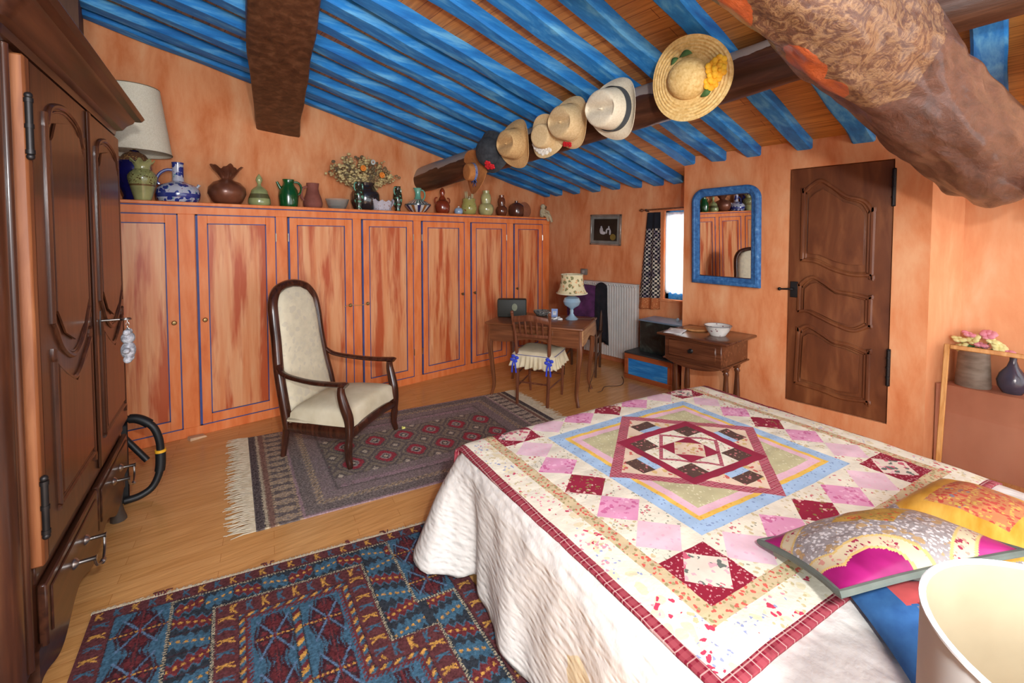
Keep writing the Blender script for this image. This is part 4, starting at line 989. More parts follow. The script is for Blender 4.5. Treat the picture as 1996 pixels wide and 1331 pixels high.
# back: frame loop leaning back, waisted
def bk(z):           # lean: y of the back at height z
    t = max(0, (z - .25) / .95); return BY - .02 + .20 * t ** 1.15 + .02 * math.sin(t * 5)
half = [(.262, .20), (.262, .40), (.250, .60), (.235, .80), (.232, .95), (.218, 1.07), (.165, 1.15), (.085, 1.185), (0, 1.195)]
loop = [(-x, z) for x, z in half] + [(x, z) for x, z in reversed(half[:-1])]
pts = smooth_pts([(x, bk(z), z) for x, z in loop], 5)
g = MB(); g.tube(pts, [(.031, .034)] * len(pts), CHW, seg=10, up=(0, 1, .2)); g.tube([(p[0] * .94, p[1] - .026, p[2]) for p in pts], .008, CHW, seg=6)
g.build('back_frame', ac)
inn = [(.236, .28), (.240, .45), (.226, .62), (.212, .8), (.208, .95), (.192, 1.06), (.145, 1.13), (.075, 1.164), (0, 1.172)]
def widz(z):
    for (xa, za), (xb, zb) in zip(inn, inn[1:]):
        if za <= z <= zb: return xa + (xb - xa) * (z - za) / (zb - za)
    return 0.0
def back_fn(sg, puff):
    def fn(u, v):
        z = .28 + (1.172 - .28) * (1 - (1 - v) ** 1.6)
        x = (u * 2 - 1); wq = widz(min(z, 1.1719)); e = (1 - abs(x) ** 4) * min(1, (1.175 - z) / .1) 
        return (x * wq, bk(z) + sg * (.012 + puff * max(0, e) ** .5), z)
    return fn
PATT = printed('cream_velvet_worn_flowers', (222, 210, 182), [((206, 195, 172), 16, .36, 0, 5, .5), ((208, 197, 174), 24, .32, 3, 5, .5)], .85)
g = MB(); g.grid(20, 34, back_fn(-1, .035), PATT); g.grid(20, 34, back_fn(1, .01), CREAMV); g.build('back_cushion', ac)
for sx in (-1, 1):
    # front leg with its arm support in one sweep
    P = [(sx * .320, FY + .04, .552), (sx * .322, FY + .04, .50), (sx * .318, FY + .02, .42), (sx * .308, FY - .005, .33), (sx * .31, FY - .012, .24), (sx * .312, FY - .004, .15), (sx * .306, FY + .0, .07), (sx * .31, FY - .012, .02), (sx * .312, FY - .016, 0)]
    pts = smooth_pts(P, 4); n_ = len(pts)
    rr = [.024 + .010 * math.sin(PI * min(1, k / n_ * 1.7)) ** 2 if k < n_ * .6 else .028 - .012 * (k / n_ - .6) / .4 for k in range(n_)]
    g = MB(); g.tube(pts, rr, CHW, seg=10); g.build('leg', ac)
    g = MB(); g.tube(smooth_pts([(sx * .262, bk(.26), .28), (sx * .262, BY + .0, .16), (sx * .268, BY + .02, 0.0)], 5), [.026] * 5 + [.024] * 3 + [.020] * 3, CHW, seg=8); g.build('leg', ac)
    P = [(sx * .255, bk(.62) - .015, .64), (sx * .285, bk(.6) - .07, .592), (sx * .308, .10, .568), (sx * .318, -.05, .560), (sx * .322, -.18, .562), (sx * .322, -.248, .566), (sx * .322, -.266, .560)]
    pts = smooth_pts(P, 5); n_ = len(pts)
    g = MB(); g.tube(pts, [(.022 + .010 * (k / n_), .015 + .005 * (k / n_)) for k in range(n_)], CHW, seg=12, up=(0, 0, 1)); g.build('arm', ac)

# ================================================================== DESK
dk = thing('writing_desk', 'small brown writing desk with curved legs in the far corner', 'desk', (2.843, 2.976, 0), R(-63))
DW, DD, DZ = 0.46, 0.60, 0.735
g = MB(); g.box(-DW - .025, DW + .025, -.03, DD + .03, DZ - .022, DZ, MWOOD, .008, seg=2); g.build('tabletop', dk)
def apron(x0, x1, z0, z1, th, m, T, dip=.045, n=24):
    P = []
    for k in range(n + 1):
        u = k / n; P.append((x0 + (x1 - x0) * u, z0 + dip * (abs(math.cos(PI * u)) ** 3 * -1 + .6 * math.cos(4 * PI * u) * .35)))
    P += [(x1, z1), (x0, z1)]
    mb = MB(); mb.prism(P, 0, th, m, T=T @ Matrix.Rotation(R(90), 4, 'X')); return mb
apron(-DW + .02, DW - .02, DZ - .15, DZ - .02, .02, MWOOD, TR(0, .02, 0)).build('apron', dk)
apron(-DW + .02, DW - .02, DZ - .15, DZ - .02, .02, MWOOD, TR(0, DD, 0)).build('apron', dk)
LW = wood('honey_oak', (140, 92, 56), (172, 122, 80), (204, 158, 114), 'y', rough=.35, coat=.2)
for sx in (-1, 1):
    apron(0, DD - .04, DZ - .13, DZ - .02, .02, MWOOD if sx < 0 else LW, TR(sx * (DW - .01) + (.01), .02, 0, R(90))).build('apron', dk)
    for y in (.03, DD - .03):
        dy_ = -1 if y < .2 else 1
        P = [(sx * (DW - .025), y, DZ - .02), (sx * (DW - .022), y, .60), (sx * (DW - .012), y + dy_ * .012, .50), (sx * (DW - .03), y, .30), (sx * (DW - .045), y - dy_ * .01, .12), (sx * (DW - .03), y + dy_ * .004, .03), (sx * (DW - .022), y + dy_ * .01, 0)]
        pts = smooth_pts(P, 4); n_ = len(pts)
        g = MB(); g.tube(pts, [.034 - .02 * min(1, k / n_ * 1.25) + (.004 if k > n_ - 3 else 0) for k in range(n_)], MWOODZ, seg=8); g.build('leg', dk)
g = MB(); g.box(-.2, .2, -.004, .016, DZ - .12, DZ - .035, MWOOD, .004); d = g.build('drawer', dk)
g = MB(); g.tube([(-.05, -.008, DZ - .075), (-.04, -.02, DZ - .085), (.04, -.02, DZ - .085), (.05, -.008, DZ - .075)], .004, BRASS); g.build('drawer_handle', d)
def dkp(x, y, z=DZ):
    c, s_ = math.cos(R(-63)), math.sin(R(-63)); return (2.843 + x * c - y * s_, 2.976 + x * s_ + y * c, z + .0005)
# desk lamp
dl_ = thing('desk_lamp', 'small glass oil-lamp style desk lamp with patterned cream shade', 'lamp', dkp(.27, .42), R(-63))
PGL, nt, b = _base('pale_blue_glass', 0.08, 0, .6); b.inputs['Base Color'].default_value = L((176, 206, 226)); b.inputs['Transmission Weight'].default_value = .45
g = MB(); g.lathe([(0, 0), (.062, 0), (.066, .008), (.05, .02), (.03, .035), (.016, .06), (.02, .085), (.014, .10), (.03, .115), (.075, .145), (.088, .18), (.074, .215), (.03, .235), (0, .24)], PGL, 32); g.build('base', dl_)
g = MB(); g.lathe([(.028, .23), (.03, .25), (.018, .262), (.018, .31), (0, .31)], BRASS, 20); g.build('burner', dl_)
SHD = printed('floral_lampshade', (222, 206, 164), [((130, 124, 84), 20, .34, 0), ((216, 158, 110), 26, .26, 2), ((214, 110, 36), 9, .12, 6)], .85)
g = MB(); g.lathe([(.148, .262), (.150, .262), (.126, .31), (.112, .38), (.108, .45), (.106, .45), (.110, .38), (.124, .31), (.148, .262)], SHD, 40); g.build('shade', dl_)
g = MB(); g.tube([(.15 * math.cos(k * PI / 20), .15 * math.sin(k * PI / 20), .264) for k in range(40)], .007, flat('cream_fringe', (214, 202, 170), .9), closed=True, seg=6); g.build('lower_trim', dl_)
g = MB(); g.tube([(.108 * math.cos(k * PI / 20), .108 * math.sin(k * PI / 20), .45) for k in range(40)], .005, flat('cream_fringe', (214, 202, 170), .9), closed=True, seg=6); g.build('upper_trim', dl_)
# flex from the lamp along the floor
cdm = flat('brown_flex', (92, 62, 40), .6)
g = MB(); g.tube(smooth_pts([dkp(.30, .42, DZ + .006), dkp(.44, .46, DZ + .008), dkp(.50, .47, DZ - .02), dkp(.505, .46, .3), (3.46, 2.80, .008), (3.55, 2.72, .006), (3.70, 2.78, .006), (3.85, 2.70, .006), (4.0, 2.76, .006), (4.11, 2.86, .006)], 6), .004, cdm, seg=6)
tag(g.build('lamp_flex'), 'thin brown electric flex trailing from the desk lamp across the floor', 'cable')
# radio-like dark box
DBX = flat('dark_green_black_casing', (44, 44, 38), .6)
v = thing('dark_box', 'dark upright box with a pale oval on the left of the writing desk', 'box', dkp(-.345, .34), R(-63 + 18))
g = MB(); g.box(-.15, .15, -.055, .055, 0, .185, DBX, .014, seg=2); g.build('body', v)
g = MB(); g.lathe([(0, 0), (.028, 0), (.028, .004), (0, .005)], flat('pale_dial', (126, 128, 104), .6), 24, T=TR(.03, -.056, .105, 0, R(90)) @ Matrix.Diagonal((1, 1.35, 1, 1))); tag(g.build('dial', v), 'pale oval badge')
v = MB(); v.lathe([(0, .004), (.05, 0), (.06, .004), (.085, .035), (.09, .05), (.086, .05), (.06, .012), (0, .01)], printed('striped_dish_glaze', (120, 116, 110), [((60, 64, 70), 40, .34, 0), ((200, 196, 190), 50, .2, 2)], .15), 32)
tag(v.build('ceramic_dish', loc=dkp(-.08, .52)), 'small dark patterned dish at the back of the desk', 'dish')
v = MB(); v.lathe([(0, 0), (.022, 0), (.026, .02), (.016, .036), (0, .04)], flat('white_china', (226, 222, 218), .2), 18); tag(v.build('china_knob', loc=dkp(-.015, .56, DZ)), 'small white china pot at the back of the desk', 'pot')
v = thing('picture_card', 'small upright blue and white card on the desk', 'card', dkp(.075, .47), R(-63 + 12))
g = MB(); g.box(-.032, .032, -.002, .002, 0, .085, flat('card_blue', (120, 140, 186), .6), T=Matrix.Rotation(R(-12), 4, 'X')); g.build('front', v)
g = MB(); g.box(-.018, .018, -.0035, -.002, .02, .06, flat('card_motif', (196, 196, 206), .6), T=Matrix.Rotation(R(-12), 4, 'X')); g.build('motif', v)
g = MB(); g.box(-.012, .012, 0, .002, 0, .06, flat('card_grey', (180, 176, 170), .7), T=TR(0, .024, 0) @ Matrix.Rotation(R(22), 4, 'X')); g.build('strut', v)
rng = random.Random(9)
for k, (x_, y_) in enumerate(((.10, .37), (.14, .40), (.165, .365), (.125, .43))):
    v = MB(); v.raw([(-.03, -.02, 0), (.025, -.024, 0), (.03, .02, 0), (-.02, .022, 0), (-.026, -.016, .008), (.022, -.02, .014), (.026, .016, .008), (-.016, .018, .016)], [(3, 2, 1, 0), (4, 5, 6, 7), (0, 1, 5, 4), (1, 2, 6, 5), (2, 3, 7, 6), (3, 0, 4, 7)], flat('white_paper', (228, 226, 222), .8))
    o = v.build('paper_scrap', loc=dkp(x_, y_), rotz=k * 1.3); tag(o, 'crumpled white scrap of paper in the little heap by the desk lamp', 'paper', 'paper scraps on the desk')
v = MB(); v.lathe([(0, 0), (.014, 0), (.016, .01), (.010, .028), (.006, .04), (0, .042)], PGL, 14); tag(v.build('glass_stopper', loc=dkp(-.01, .19)), 'tiny clear glass ornament in the middle of the desk', 'ornament')
# ------------------------------------------------------------------ chair at the desk
CH1 = wood('cane_chair_wood', (84, 42, 26), (112, 62, 40), (140, 86, 58), 'z', rough=.35, coat=.2)
dc = thing('side_chair', 'brown spindle-back chair with frilled cream cushion pulled up to the desk', 'chair', (2.95, 2.99, 0.0), R(-64))
# local: back posts at y=-.19 (towards the bed), front legs at y=+.19
for sx in (-1, 1):
    P = [(sx * .148, -.205, 0), (sx * .152, -.19, .22), (sx * .155, -.185, .42), (sx * .165, -.20, .62), (sx * .178, -.235, .80), (sx * .182, -.25, .865)]
    pts = smooth_pts(P, 4); g = MB(); g.tube(pts, [.015] * 4 + [.017] * 9 + [.014] * 8, CH1, seg=10); g.ball((sx * .182, -.25, .868), .016, CH1); g.build('leg', dc)
    g = MB(); g.tube([(sx * .165, .20, 0), (sx * .172, .19, .15), (sx * .175, .185, .30), (sx * .175, .182, .425)], [.011, .014, .017, .017], CH1, seg=10); g.build('leg', dc)
    for z_ in (.17, .29):
        g = MB(); g.tube([(sx * .151, -.19, z_), (sx * .172, .19, z_)], .008, CH1, seg=8); g.build('stretcher', dc)
for y_, xx in ((.19, .172), (-.19, .151)):
    g = MB(); g.tube([(-xx, y_, .21), (xx, y_, .21)], .008, CH1, seg=8); g.build('stretcher', dc)
g = MB(); g.box(-.185, .185, -.19, .20, .405, .432, CH1, .01); g.build('seat', dc)
g = MB(); pts = smooth_pts([(-.178, -.236, .80), (-.09, -.252, .815), (0, -.258, .828), (.09, -.252, .815), (.178, -.236, .80)], 5); g.tube(pts, [(.012, .03)] * len(pts), CH1, seg=8, up=(0, 0, 1)); g.build('top_rail', dc)
g = MB(); pts = [(-.168, -.206, .655), (0, -.222, .655), (.168, -.206, .655)]; g.tube(pts, [(.009, .016)] * 3, CH1, seg=8, up=(0, 0, 1)); g.build('lower_rail', dc)
for k in range(5):
    x_ = -.11 + .055 * k; g = MB(); g.tube([(x_, -.216, .665), (x_, -.232, .73), (x_ * 1.02, -.248, .80)], [.006, .010, .006], CH1, seg=8); g.build('spindle', dc)
CUSH = NM('cream_cotton', [(0.3, (208, 192, 158)), (0.7, (230, 216, 184))], ns=8, rough=.95, bump=.1)
cu = thing('seat_cushion', 'cream seat cushion with a gathered frill and blue ties on the desk chair', 'cushion', (2.95, 2.99, .433), R(-64))
g = MB()
def cuf(u, v):
    x = u * 2 - 1; y = v * 2 - 1; e = max(0, (1 - abs(x) ** 6) * (1 - abs(y) ** 6)); return (x * .205, y * .205, .035 + .035 * e ** .4)
g.grid(20, 20, cuf, CUSH); g.box(-.2, .2, -.2, .2, 0, .037, CUSH, .012); g.build('pad', cu)
def per(t):     # rounded square perimeter
    a_ = 2 * PI * t; c, s_ = math.cos(a_), math.sin(a_); k = (abs(c) ** 8 + abs(s_) ** 8) ** (-1 / 8); return c * k, s_ * k
def fr(u, v):
    x, y = per(u); rip = math.sin(u * 2 * PI * 34) * .012 * v + math.sin(u * 2 * PI * 21 + 1) * .006 * v
    s_ = .206 + .022 * v + rip; return (x * s_, y * s_, .036 - .115 * v - .008 * v * math.sin(u * 2 * PI * 17))
g = MB(); g.grid(272, 8, fr, CUSH, wrapu=True); o = g.build('frill', cu, recalc=False); o.modifiers.new('s', 'SOLIDIFY').thickness = .002
g = MB(); g.tube([(per(k / 80)[0] * .207, per(k / 80)[1] * .207, .036) for k in range(80)], .003, flat('violet_piping', (84, 82, 150), .8), closed=True, seg=6); tag(g.build('piping', cu), 'violet piping')
TIE = flat('blue_ribbon_tie', (52, 72, 200), .7)
for sx in (-1, 1):
    g = MB()
    for q in range(4):
        a_ = q * PI / 2 + .4; g.ball((sx * .168 + .026 * math.cos(a_), -.225 + .0, .0 + .024 * math.sin(a_)), .018, TIE, (1.2, .6, .9), 8, 6)
    for dx_ in (-.016, .014): g.tube([(sx * .168, -.23, 0), (sx * .168 + dx_, -.235, -.06), (sx * .168 + dx_ * 1.4, -.232, -.13)], [(.008, .003)] * 3, TIE, seg=6, up=(0, 1, 0))
    tag(g.build('ribbon_tie', cu), 'bright blue ribbon tie')
# ------------------------------------------------------------------ second chair with clothes over it
c2 = thing('side_chair', 'dark wooden chair by the radiator, mostly hidden under draped clothes', 'chair', (3.96, 3.30, 0), R(-60))
CH2 = wood('dark_chair_wood', (60, 34, 22), (84, 52, 34), (112, 74, 50), 'z', rough=.4)
for sx in (-1, 1):
    g = MB(); g.tube([(sx * .17, .22, 0), (sx * .175, .2, .4), (sx * .19, .235, .70), (sx * .20, .27, .94)], [.015, .018, .018, .015], CH2, seg=8); g.build('leg', c2)
    g = MB(); g.tube([(sx * .18, -.2, 0), (sx * .185, -.19, .43)], [.013, .018], CH2, seg=8); g.build('leg', c2)
    g = MB(); g.tube([(sx * .172, .2, .2), (sx * .182, -.19, .2)], .009, CH2, seg=8); g.build('stretcher', c2)
g = MB(); g.box(-.2, .2, -.21, .21, .42, .45, CH2, .01); g.build('seat', c2)
g = MB(); pts = [(-.2, .27, .92), (0, .285, .94), (.2, .27, .92)]; g.tube(pts, [(.012, .035)] * 3, CH2, seg=8, up=(0, 0, 1)); g.build('top_rail', c2)
PUR = NM('purple_wool', [(0.3, (58, 24, 56)), (0.7, (88, 40, 84))], ns=12, rough=.95); BLKC = NM('black_cloth', [(0.3, (14, 12, 18)), (0.7, (30, 26, 32))], ns=12, rough=.95)
def drape(mb, w0, w1, front, back, m, off=0.0, x0=0.0):
    # over the top rail: from the front hem, over the top, down the back
    tot = front + back + .06
    def fn(u, v):
        s_ = v * tot; x = x0 + (u - .5) * (w0 + (w1 - w0) * abs(v - .5) * 2) ; rip = .010 * math.sin(u * 15 + v * 4) * abs(v - .45) * 2
        zt = .955 + off - .04 * (2 * (u - .5)) ** 2
        if s_ < front: return (x, .245 - off + rip - .02 * (front - s_), zt - (front - s_))
        if s_ < front + .06:
            a_ = PI * (s_ - front) / .06; return (x, .275 - (.03 + off) * math.cos(a_), zt + (.022 + off) * math.sin(a_))
        return (x, .305 + off + rip + .03 * (s_ - front - .06), zt - (s_ - front - .06))
    mb.grid(26, 40, fn, m)
g = MB(); drape(g, .44, .40, .36, .42, PUR, .006, -.03); o = g.build('purple_garment', recalc=False, loc=(3.96, 3.30, 0), rotz=R(-60)); o.modifiers.new('s', 'SOLIDIFY').thickness = .012; tag(o, 'purple wool garment draped over the back of the chair by the radiator', 'garment')
g = MB(); drape(g, .13, .15, .64, .70, BLKC, .022, .175); o = g.build('black_garment', recalc=False, loc=(3.96, 3.30, 0), rotz=R(-60)); o.modifiers.new('s', 'SOLIDIFY').thickness = .012; tag(o, 'long black garment hanging down over the chair by the radiator', 'garment')

# ================================================================== WINDOW WALL THINGS
RADW = flat('white_enamel', (206, 202, 196), .4, var=.03)
rd = thing('radiator', 'white ribbed panel radiator on the window wall', 'radiator', (4.598, 3.35, 0), R(-90))
g = MB()
def rf_(u, v): return (-.40 + .80 * u, -.085 + .010 * (.5 + .5 * math.cos(u * 2 * PI * 22)), .075 + .90 * v)
g.grid(264, 2, rf_, RADW); g.box(-.40, .40, -.08, -.02, .075, .975, RADW, .004); g.build('panel', rd)
g = MB(); g.box(-.402, .402, -.09, -.015, .972, .998, RADW, .006)
g.build('top_grille', rd)
for k in range(22):
    g = MB(); x_ = -.40 + .8 * (k + .5) / 22; g.lathe([(.012, 0), (.012, .008), (.006, .014), (0, .015)], RADW, 10, T=TR(x_, -.088, .968, 0, R(90))); g.build('grille_lug', rd)
for x_ in (-.25, .25):
    g = MB(); g.box(x_ - .02, x_ + .02, -.03, -.001, .3, .34, RADW); g.build('bracket', rd)
for x_ in (-.3, .3):
    g = MB(); g.tube([(x_, -.05, .09), (x_, -.05, 0.0)], .012, RADW); g.build('foot', rd)
pc = thing('framed_picture', 'small dark framed picture with pale animal shapes on the window wall', 'picture', (4.598, 3.462, 1.655), R(-90))
SILV = flat('silver_frame', (150, 146, 138), .35, .6); T_ = Matrix.Rotation(R(1.5), 4, 'Y')
g = MB()
for (a0, a1, b0, b1) in ((-.24, .24, .172, .195), (-.24, .24, -.195, -.172), (-.24, -.217, -.195, .195), (.217, .24, -.195, .195)): g.box(a0, a1, -.022, 0, b0, b1, SILV, .004, T=T_)
g.build('frame', pc)
g = MB(); g.box(-.222, .222, -.012, 0, -.178, .178, flat('grey_mount', (120, 118, 112), .8), T=T_); g.build('mount', pc)
g = MB(); g.box(-.18, .18, -.014, -.011, -.138, .138, NM('dark_painting', [(0.4, (16, 18, 18)), (0.7, (42, 40, 30))], ns=5, rough=.3), T=T_)
WAN = flat('pale_brushwork', (176, 176, 180), .6)
for (cx, cz, rx_, rz_) in ((-.06, -.01, .028, .045), (-.03, -.04, .04, .02), (-.062, .035, .014, .014), (.05, .01, .03, .012), (.075, -.03, .014, .035), (.055, .03, .012, .02), (.02, -.02, .012, .03)): g.ball((cx, -.0145, cz), 1, WAN, (rx_, .0015, rz_), 10, 8, T=T_)
g.ball((.12, -.0145, -.09), 1, flat('ochre_brushwork', (120, 100, 40), .7), (.045, .0012, .04), 10, 8, T=T_); g.build('canvas', pc)
wb = thing('wall_switch_box', 'small grey box on the wall above the desk lamp', 'switch box', (4.598, 3.80, 1.10), R(-90))
g = MB(); g.box(-.05, .05, -.035, 0, -.04, .04, flat('grey_plastic', (120, 112, 104), .6), .006); g.build('case', wb)
g = MB(); g.box(-.02, .02, -.042, -.034, -.02, .02, flat('grey_plastic_light', (150, 144, 138), .6), .004); g.build('rocker', wb)
# painted chest under the window
CHO = NM('orange_brown_paint', [(0.3, (150, 72, 36)), (0.7, (180, 96, 54))], scale=(1, 5, 5), ns=3, rough=.5); SLATE = flat('dark_slate_top', (56, 60, 62), .5)
ch = thing('painted_chest', 'low orange brown chest with a blue front panel under the window', 'chest', (4.13, 2.56, 0), R(-90))
g = MB(); g.box(-.28, .28, 0.02, .44, 0, .265, CHO, .006); g.box(-.285, .285, 0, .02, 0, .05, CHO, .004); g.box(-.285, .285, 0, .02, .225, .28, CHO, .004); g.box(-.285, -.235, 0, .02, .05, .225, CHO, .004); g.box(.235, .285, 0, .02, .05, .225, CHO, .004); g.build('body', ch)
g = MB(); g.box(-.24, .24, .006, .018, .045, .23, BLUE, .003); tag(g.build('front_panel', ch), 'blue painted panel')
g = MB(); g.box(-.285, .285, -.003, .44, .28, .296, SLATE, .004); g.build('lid', ch)
MARB = NM('black_green_marbling', [(0.35, (22, 28, 28)), (0.55, (38, 48, 46)), (0.72, (84, 98, 92))], ns=6, detail=8, rough=.3, dist=1.5, coat=.3)
bx = thing('marbled_box', 'dark marbled box standing on the painted chest', 'box', (4.25, 2.475, .2965), R(-90))
g = MB(); g.box(-.255, .255, 0, .30, 0, .34, MARB, .005); g.build('body', bx)
g = MB(); g.box(-.262, .262, -.008, .31, .34, .358, flat('grey_blue_lid', (110, 130, 150), .3), .004); g.build('lid', bx)
v = MB(); v.ball((0, 0, .034), .034, flat('black_glass', (18, 16, 18), .06, coat=.8), (1.15, 1, 1), 20, 14); tag(v.build('glass_ball', loc=(4.42, 2.29, .655)), 'shiny black glass ball on the marbled box', 'ornament')
v = MB(); v.ball((0, 0, .02), .02, PGL, (1, 1, 1), 16, 10); tag(v.build('glass_ball', loc=(4.41, 2.37, .655)), 'small clear glass ball beside the black one on the marbled box', 'ornament')

# ================================================================== SIDE TABLE BY THE DOOR WALL
TBW = wood('walnut_table', (62, 31, 18), (90, 49, 29), (120, 72, 45), 'x', rough=.25, coat=.35); TBZ = wood('walnut_table_legs', (62, 31, 18), (90, 49, 29), (120, 72, 45), 'z', rough=.25, coat=.35)
tbl = thing('side_table', 'brown side table with turned legs and a drawer against the wall under the mirror', 'table', (3.53, 1.775, 0), R(-92))
g = MB(); g.box(-.31, .31, -.03, .53, .698, .72, TBW, .009, seg=2); g.build('tabletop', tbl)
g = MB(); g.box(-.25, .25, .01, .49, .50, .698, TBW, .004)
apr = [(-.25 + .5 * k / 24, .50 - .05 * max(0, math.sin(PI * k / 24)) ** .7) for k in range(25)] + [(.25, .505), (-.25, .505)]
g.prism(apr, 0, .02, TBW, T=TR(0, .03, 0) @ Matrix.Rotation(R(90), 4, 'X')); g.box(-.262, .262, 0, .50, .495, .508, TBW, .003); g.build('case', tbl)
g = MB(); g.box(-.21, .21, -.002, .016, .535, .675, TBW, .006); d = g.build('drawer', tbl)
g = MB(); g.lathe([(0, .03), (.014, .028), (.018, .018), (.010, .010), (.02, .004), (.02, 0), (0, 0)], IRON, 16, T=TR(0, -.002, .605, 0, R(90))); g.build('knob', d)
for sx in (-1, 1):
    for y_ in (.15, .35):
        yy = .16 if False else y_
        g = MB(); g.lathe([(.02, .50), (.026, .47), (.017, .45), (.024, .43), (.017, .41), (.019, .36), (.027, .22), (.026, .17), (.018, .13), (.024, .11), (.018, .09), (.026, .05), (.024, 0), (0, 0)], TBZ, 18, T=TR(sx * .225, yy, 0)); g.build('leg', tbl)
        g = MB(); g.lathe([(0, 0), (.022, 0), (.03, .03), (.05, .05), (.05, .052), (0, .052)], TBZ, 16, T=TR(sx * .215, yy, .446)); g.build('leg_bracket', tbl)
v = thing('enamel_bowl', 'white flowered bowl on the side table', 'bowl', (3.78, 1.665, .7205))
BOW = printed('white_flowered_glaze', (226, 220, 212), [((150, 110, 112), 26, .22, 0)], .12, coat=.4); 
g = MB(); g.lathe([(0, 0), (.06, 0), (.064, .004), (.068, .012), (.088, .04), (.104, .078), (.110, .084), (.106, .085), (.098, .076), (.082, .04), (.06, .014), (0, .012)], BOW, 40); g.build('body', v)
g = MB(); g.tube([(.108 * math.cos(k * PI / 20), .108 * math.sin(k * PI / 20), .085) for k in range(40)], .003, flat('grey_rim', (120, 120, 124), .3), closed=True, seg=6); g.build('rim', v)
v = MB(); v.lathe([(0, 0), (.10, 0), (.106, .006), (.10, .016), (.07, .02), (0, .021)], NM('golden_wood_board', [(0.3, (176, 112, 60)), (0.7, (206, 148, 92))], scale=(1, 8, 1), ns=4, rough=.6), 40)
tag(v.build('round_board', loc=(3.86, 1.90, .7205)), 'round flat golden board between the paper and the bowl on the side table', 'board')
v = MB(); v.grid(10, 6, lambda u, w_: (-.11 + .22 * u, -.075 + .15 * w_, .002 + .004 * math.sin(u * 5) ** 2), flat('white_paper', (228, 226, 222), .8)); o = v.build('paper_sheet', recalc=False, loc=(3.66, 1.985, .7205), rotz=R(14)); o.modifiers.new('s', 'SOLIDIFY').thickness = .0015; tag(o, 'white paper sheet on the left corner of the side table', 'paper')
# mirror
mr = thing('wall_mirror', 'wall mirror with arched blue wooden frame', 'mirror', (4.038, 1.722, 1.13), R(-90 - 5.2)); mr.rotation_euler = (Matrix.Rotation(R(-90 - 7.2), 4, 'Z') @ Matrix.Rotation(R(1.5), 4, 'X')).to_euler()
MW_, MH_ = .315, .875
def arch(w_, h_, r, inset=0.0, n=9):
    P = [(-w_ + inset, inset), (w_ - inset, inset)]
    rr = max(.01, r - inset)
    P += [(w_ - inset - rr + rr * math.sin(PI / 2 * (1 - k / n)), h_ - inset - rr + rr * math.cos(PI / 2 * (1 - k / n))) for k in range(n + 1)]
    P += [(-w_ + inset + rr - rr * math.sin(PI / 2 * k / n), h_ - inset - rr + rr * math.cos(PI / 2 * k / n)) for k in range(n + 1)]
    return P
steps = [(0, 0), (0, -.03), (.012, -.042), (.03, -.044), (.04, -.034), (.052, -.034), (.06, -.026), (.068, -.026), (.072, -.012), (.085, -.012)]
MBL = NM('mirror_blue_paint', [(0.3, (34, 78, 132)), (0.6, (62, 116, 172)), (0.8, (128, 164, 196))], scale=(6, 6, 6), ns=6, detail=8, rough=.55, bump=.3)
g = MB(); rings = []
for ins, y_ in steps:
    rings.append([g.bm.verts.new((x, y_, z)) for x, z in arch(MW_, MH_, .12, ins)])
fs = []
for A, B in zip(rings, rings[1:]):
    for k in range(len(A)): fs.append(g.bm.faces.new((A[k], A[(k + 1) % len(A)], B[(k + 1) % len(A)], B[k])))
g._fin([], fs, MBL, None); g.build('frame', mr, angle=50)
MIR, nt, b = _base('mirror_silver', 0.01, 1.0); b.inputs['Base Color'].default_value = (.86, .86, .85, 1)
g = MB(); g.prism([(x, -z) for x, z in arch(MW_, MH_, .12, .078)], 0, .004, MIR, T=Matrix.Translation((0, -.012, 0)) @ Matrix.Rotation(R(-90), 4, 'X') @ Matrix.Diagonal((1, 1, -1, 1))); g.build('mirror_glass', mr)
g = MB(); g.prism([(x, -z) for x, z in arch(MW_, MH_, .12, .01)], 0, .006, MWOOD, T=Matrix.Translation((0, -.006, 0)) @ Matrix.Rotation(R(-90), 4, 'X') @ Matrix.Diagonal((1, 1, -1, 1))); g.build('backboard', mr)

# ================================================================== RUGS (woven knot by knot: one small face per knot, its wool colour on the face)
RUGM = colattr('wool_pile')
def rug_mesh(name, nu, nv, su, sv, fn, shear=0.0, th=0.008):
    us = np.linspace(0, su, nu + 1); vs = np.linspace(0, sv, nv + 1)
    U, V = np.meshgrid(us, vs); 
    Z = np.full_like(U, th)
    co = np.stack([U + shear * V, -V, Z], -1).reshape(-1, 3)
    idx = np.arange((nu + 1) * (nv + 1)).reshape(nv + 1, nu + 1)
    F = np.stack([idx[1:, :-1], idx[1:, 1:], idx[:-1, 1:], idx[:-1, :-1]], -1).reshape(-1, 4)
    me = bpy.data.meshes.new(name); me.from_pydata(co.tolist(), [], F.tolist())
    col = np.ones((nu * nv, 4))
    k = 0; jr = random.Random(2); cu_ = su / nu
    for j in range(nv):
        v = (j + .5) * sv / nv
        for i in range(nu):
            u = (i + .5) * su / nu; c1 = fn(u + jr.uniform(-.5, .5) * cu_, v + jr.uniform(-.5, .5) * cu_); c2 = fn(u + jr.uniform(-1, 1) * cu_, v + jr.uniform(-1, 1) * cu_)
            col[k, :3] = [x * .6 + y * .4 for x, y in zip(c1, c2)]; k += 1
    rs = np.random.RandomState(3); col[:, :3] *= (1 + .22 * (rs.rand(nu * nv, 1) - .5))
    ca = me.color_attributes.new('Col', 'FLOAT_COLOR', 'CORNER')
    ca.data.foreach_set('color', np.repeat(col, 4, axis=0).astype(np.float32).ravel())
    me.materials.append(RUGM); o = bpy.data.objects.new(name, me); C.objects.link(o)
    s_ = o.modifiers.new('thick', 'SOLIDIFY'); s_.thickness = th - .0005; s_.offset = -1
    return o
def lc(r, g, b): return (s2l(r), s2l(g), s2l(b))
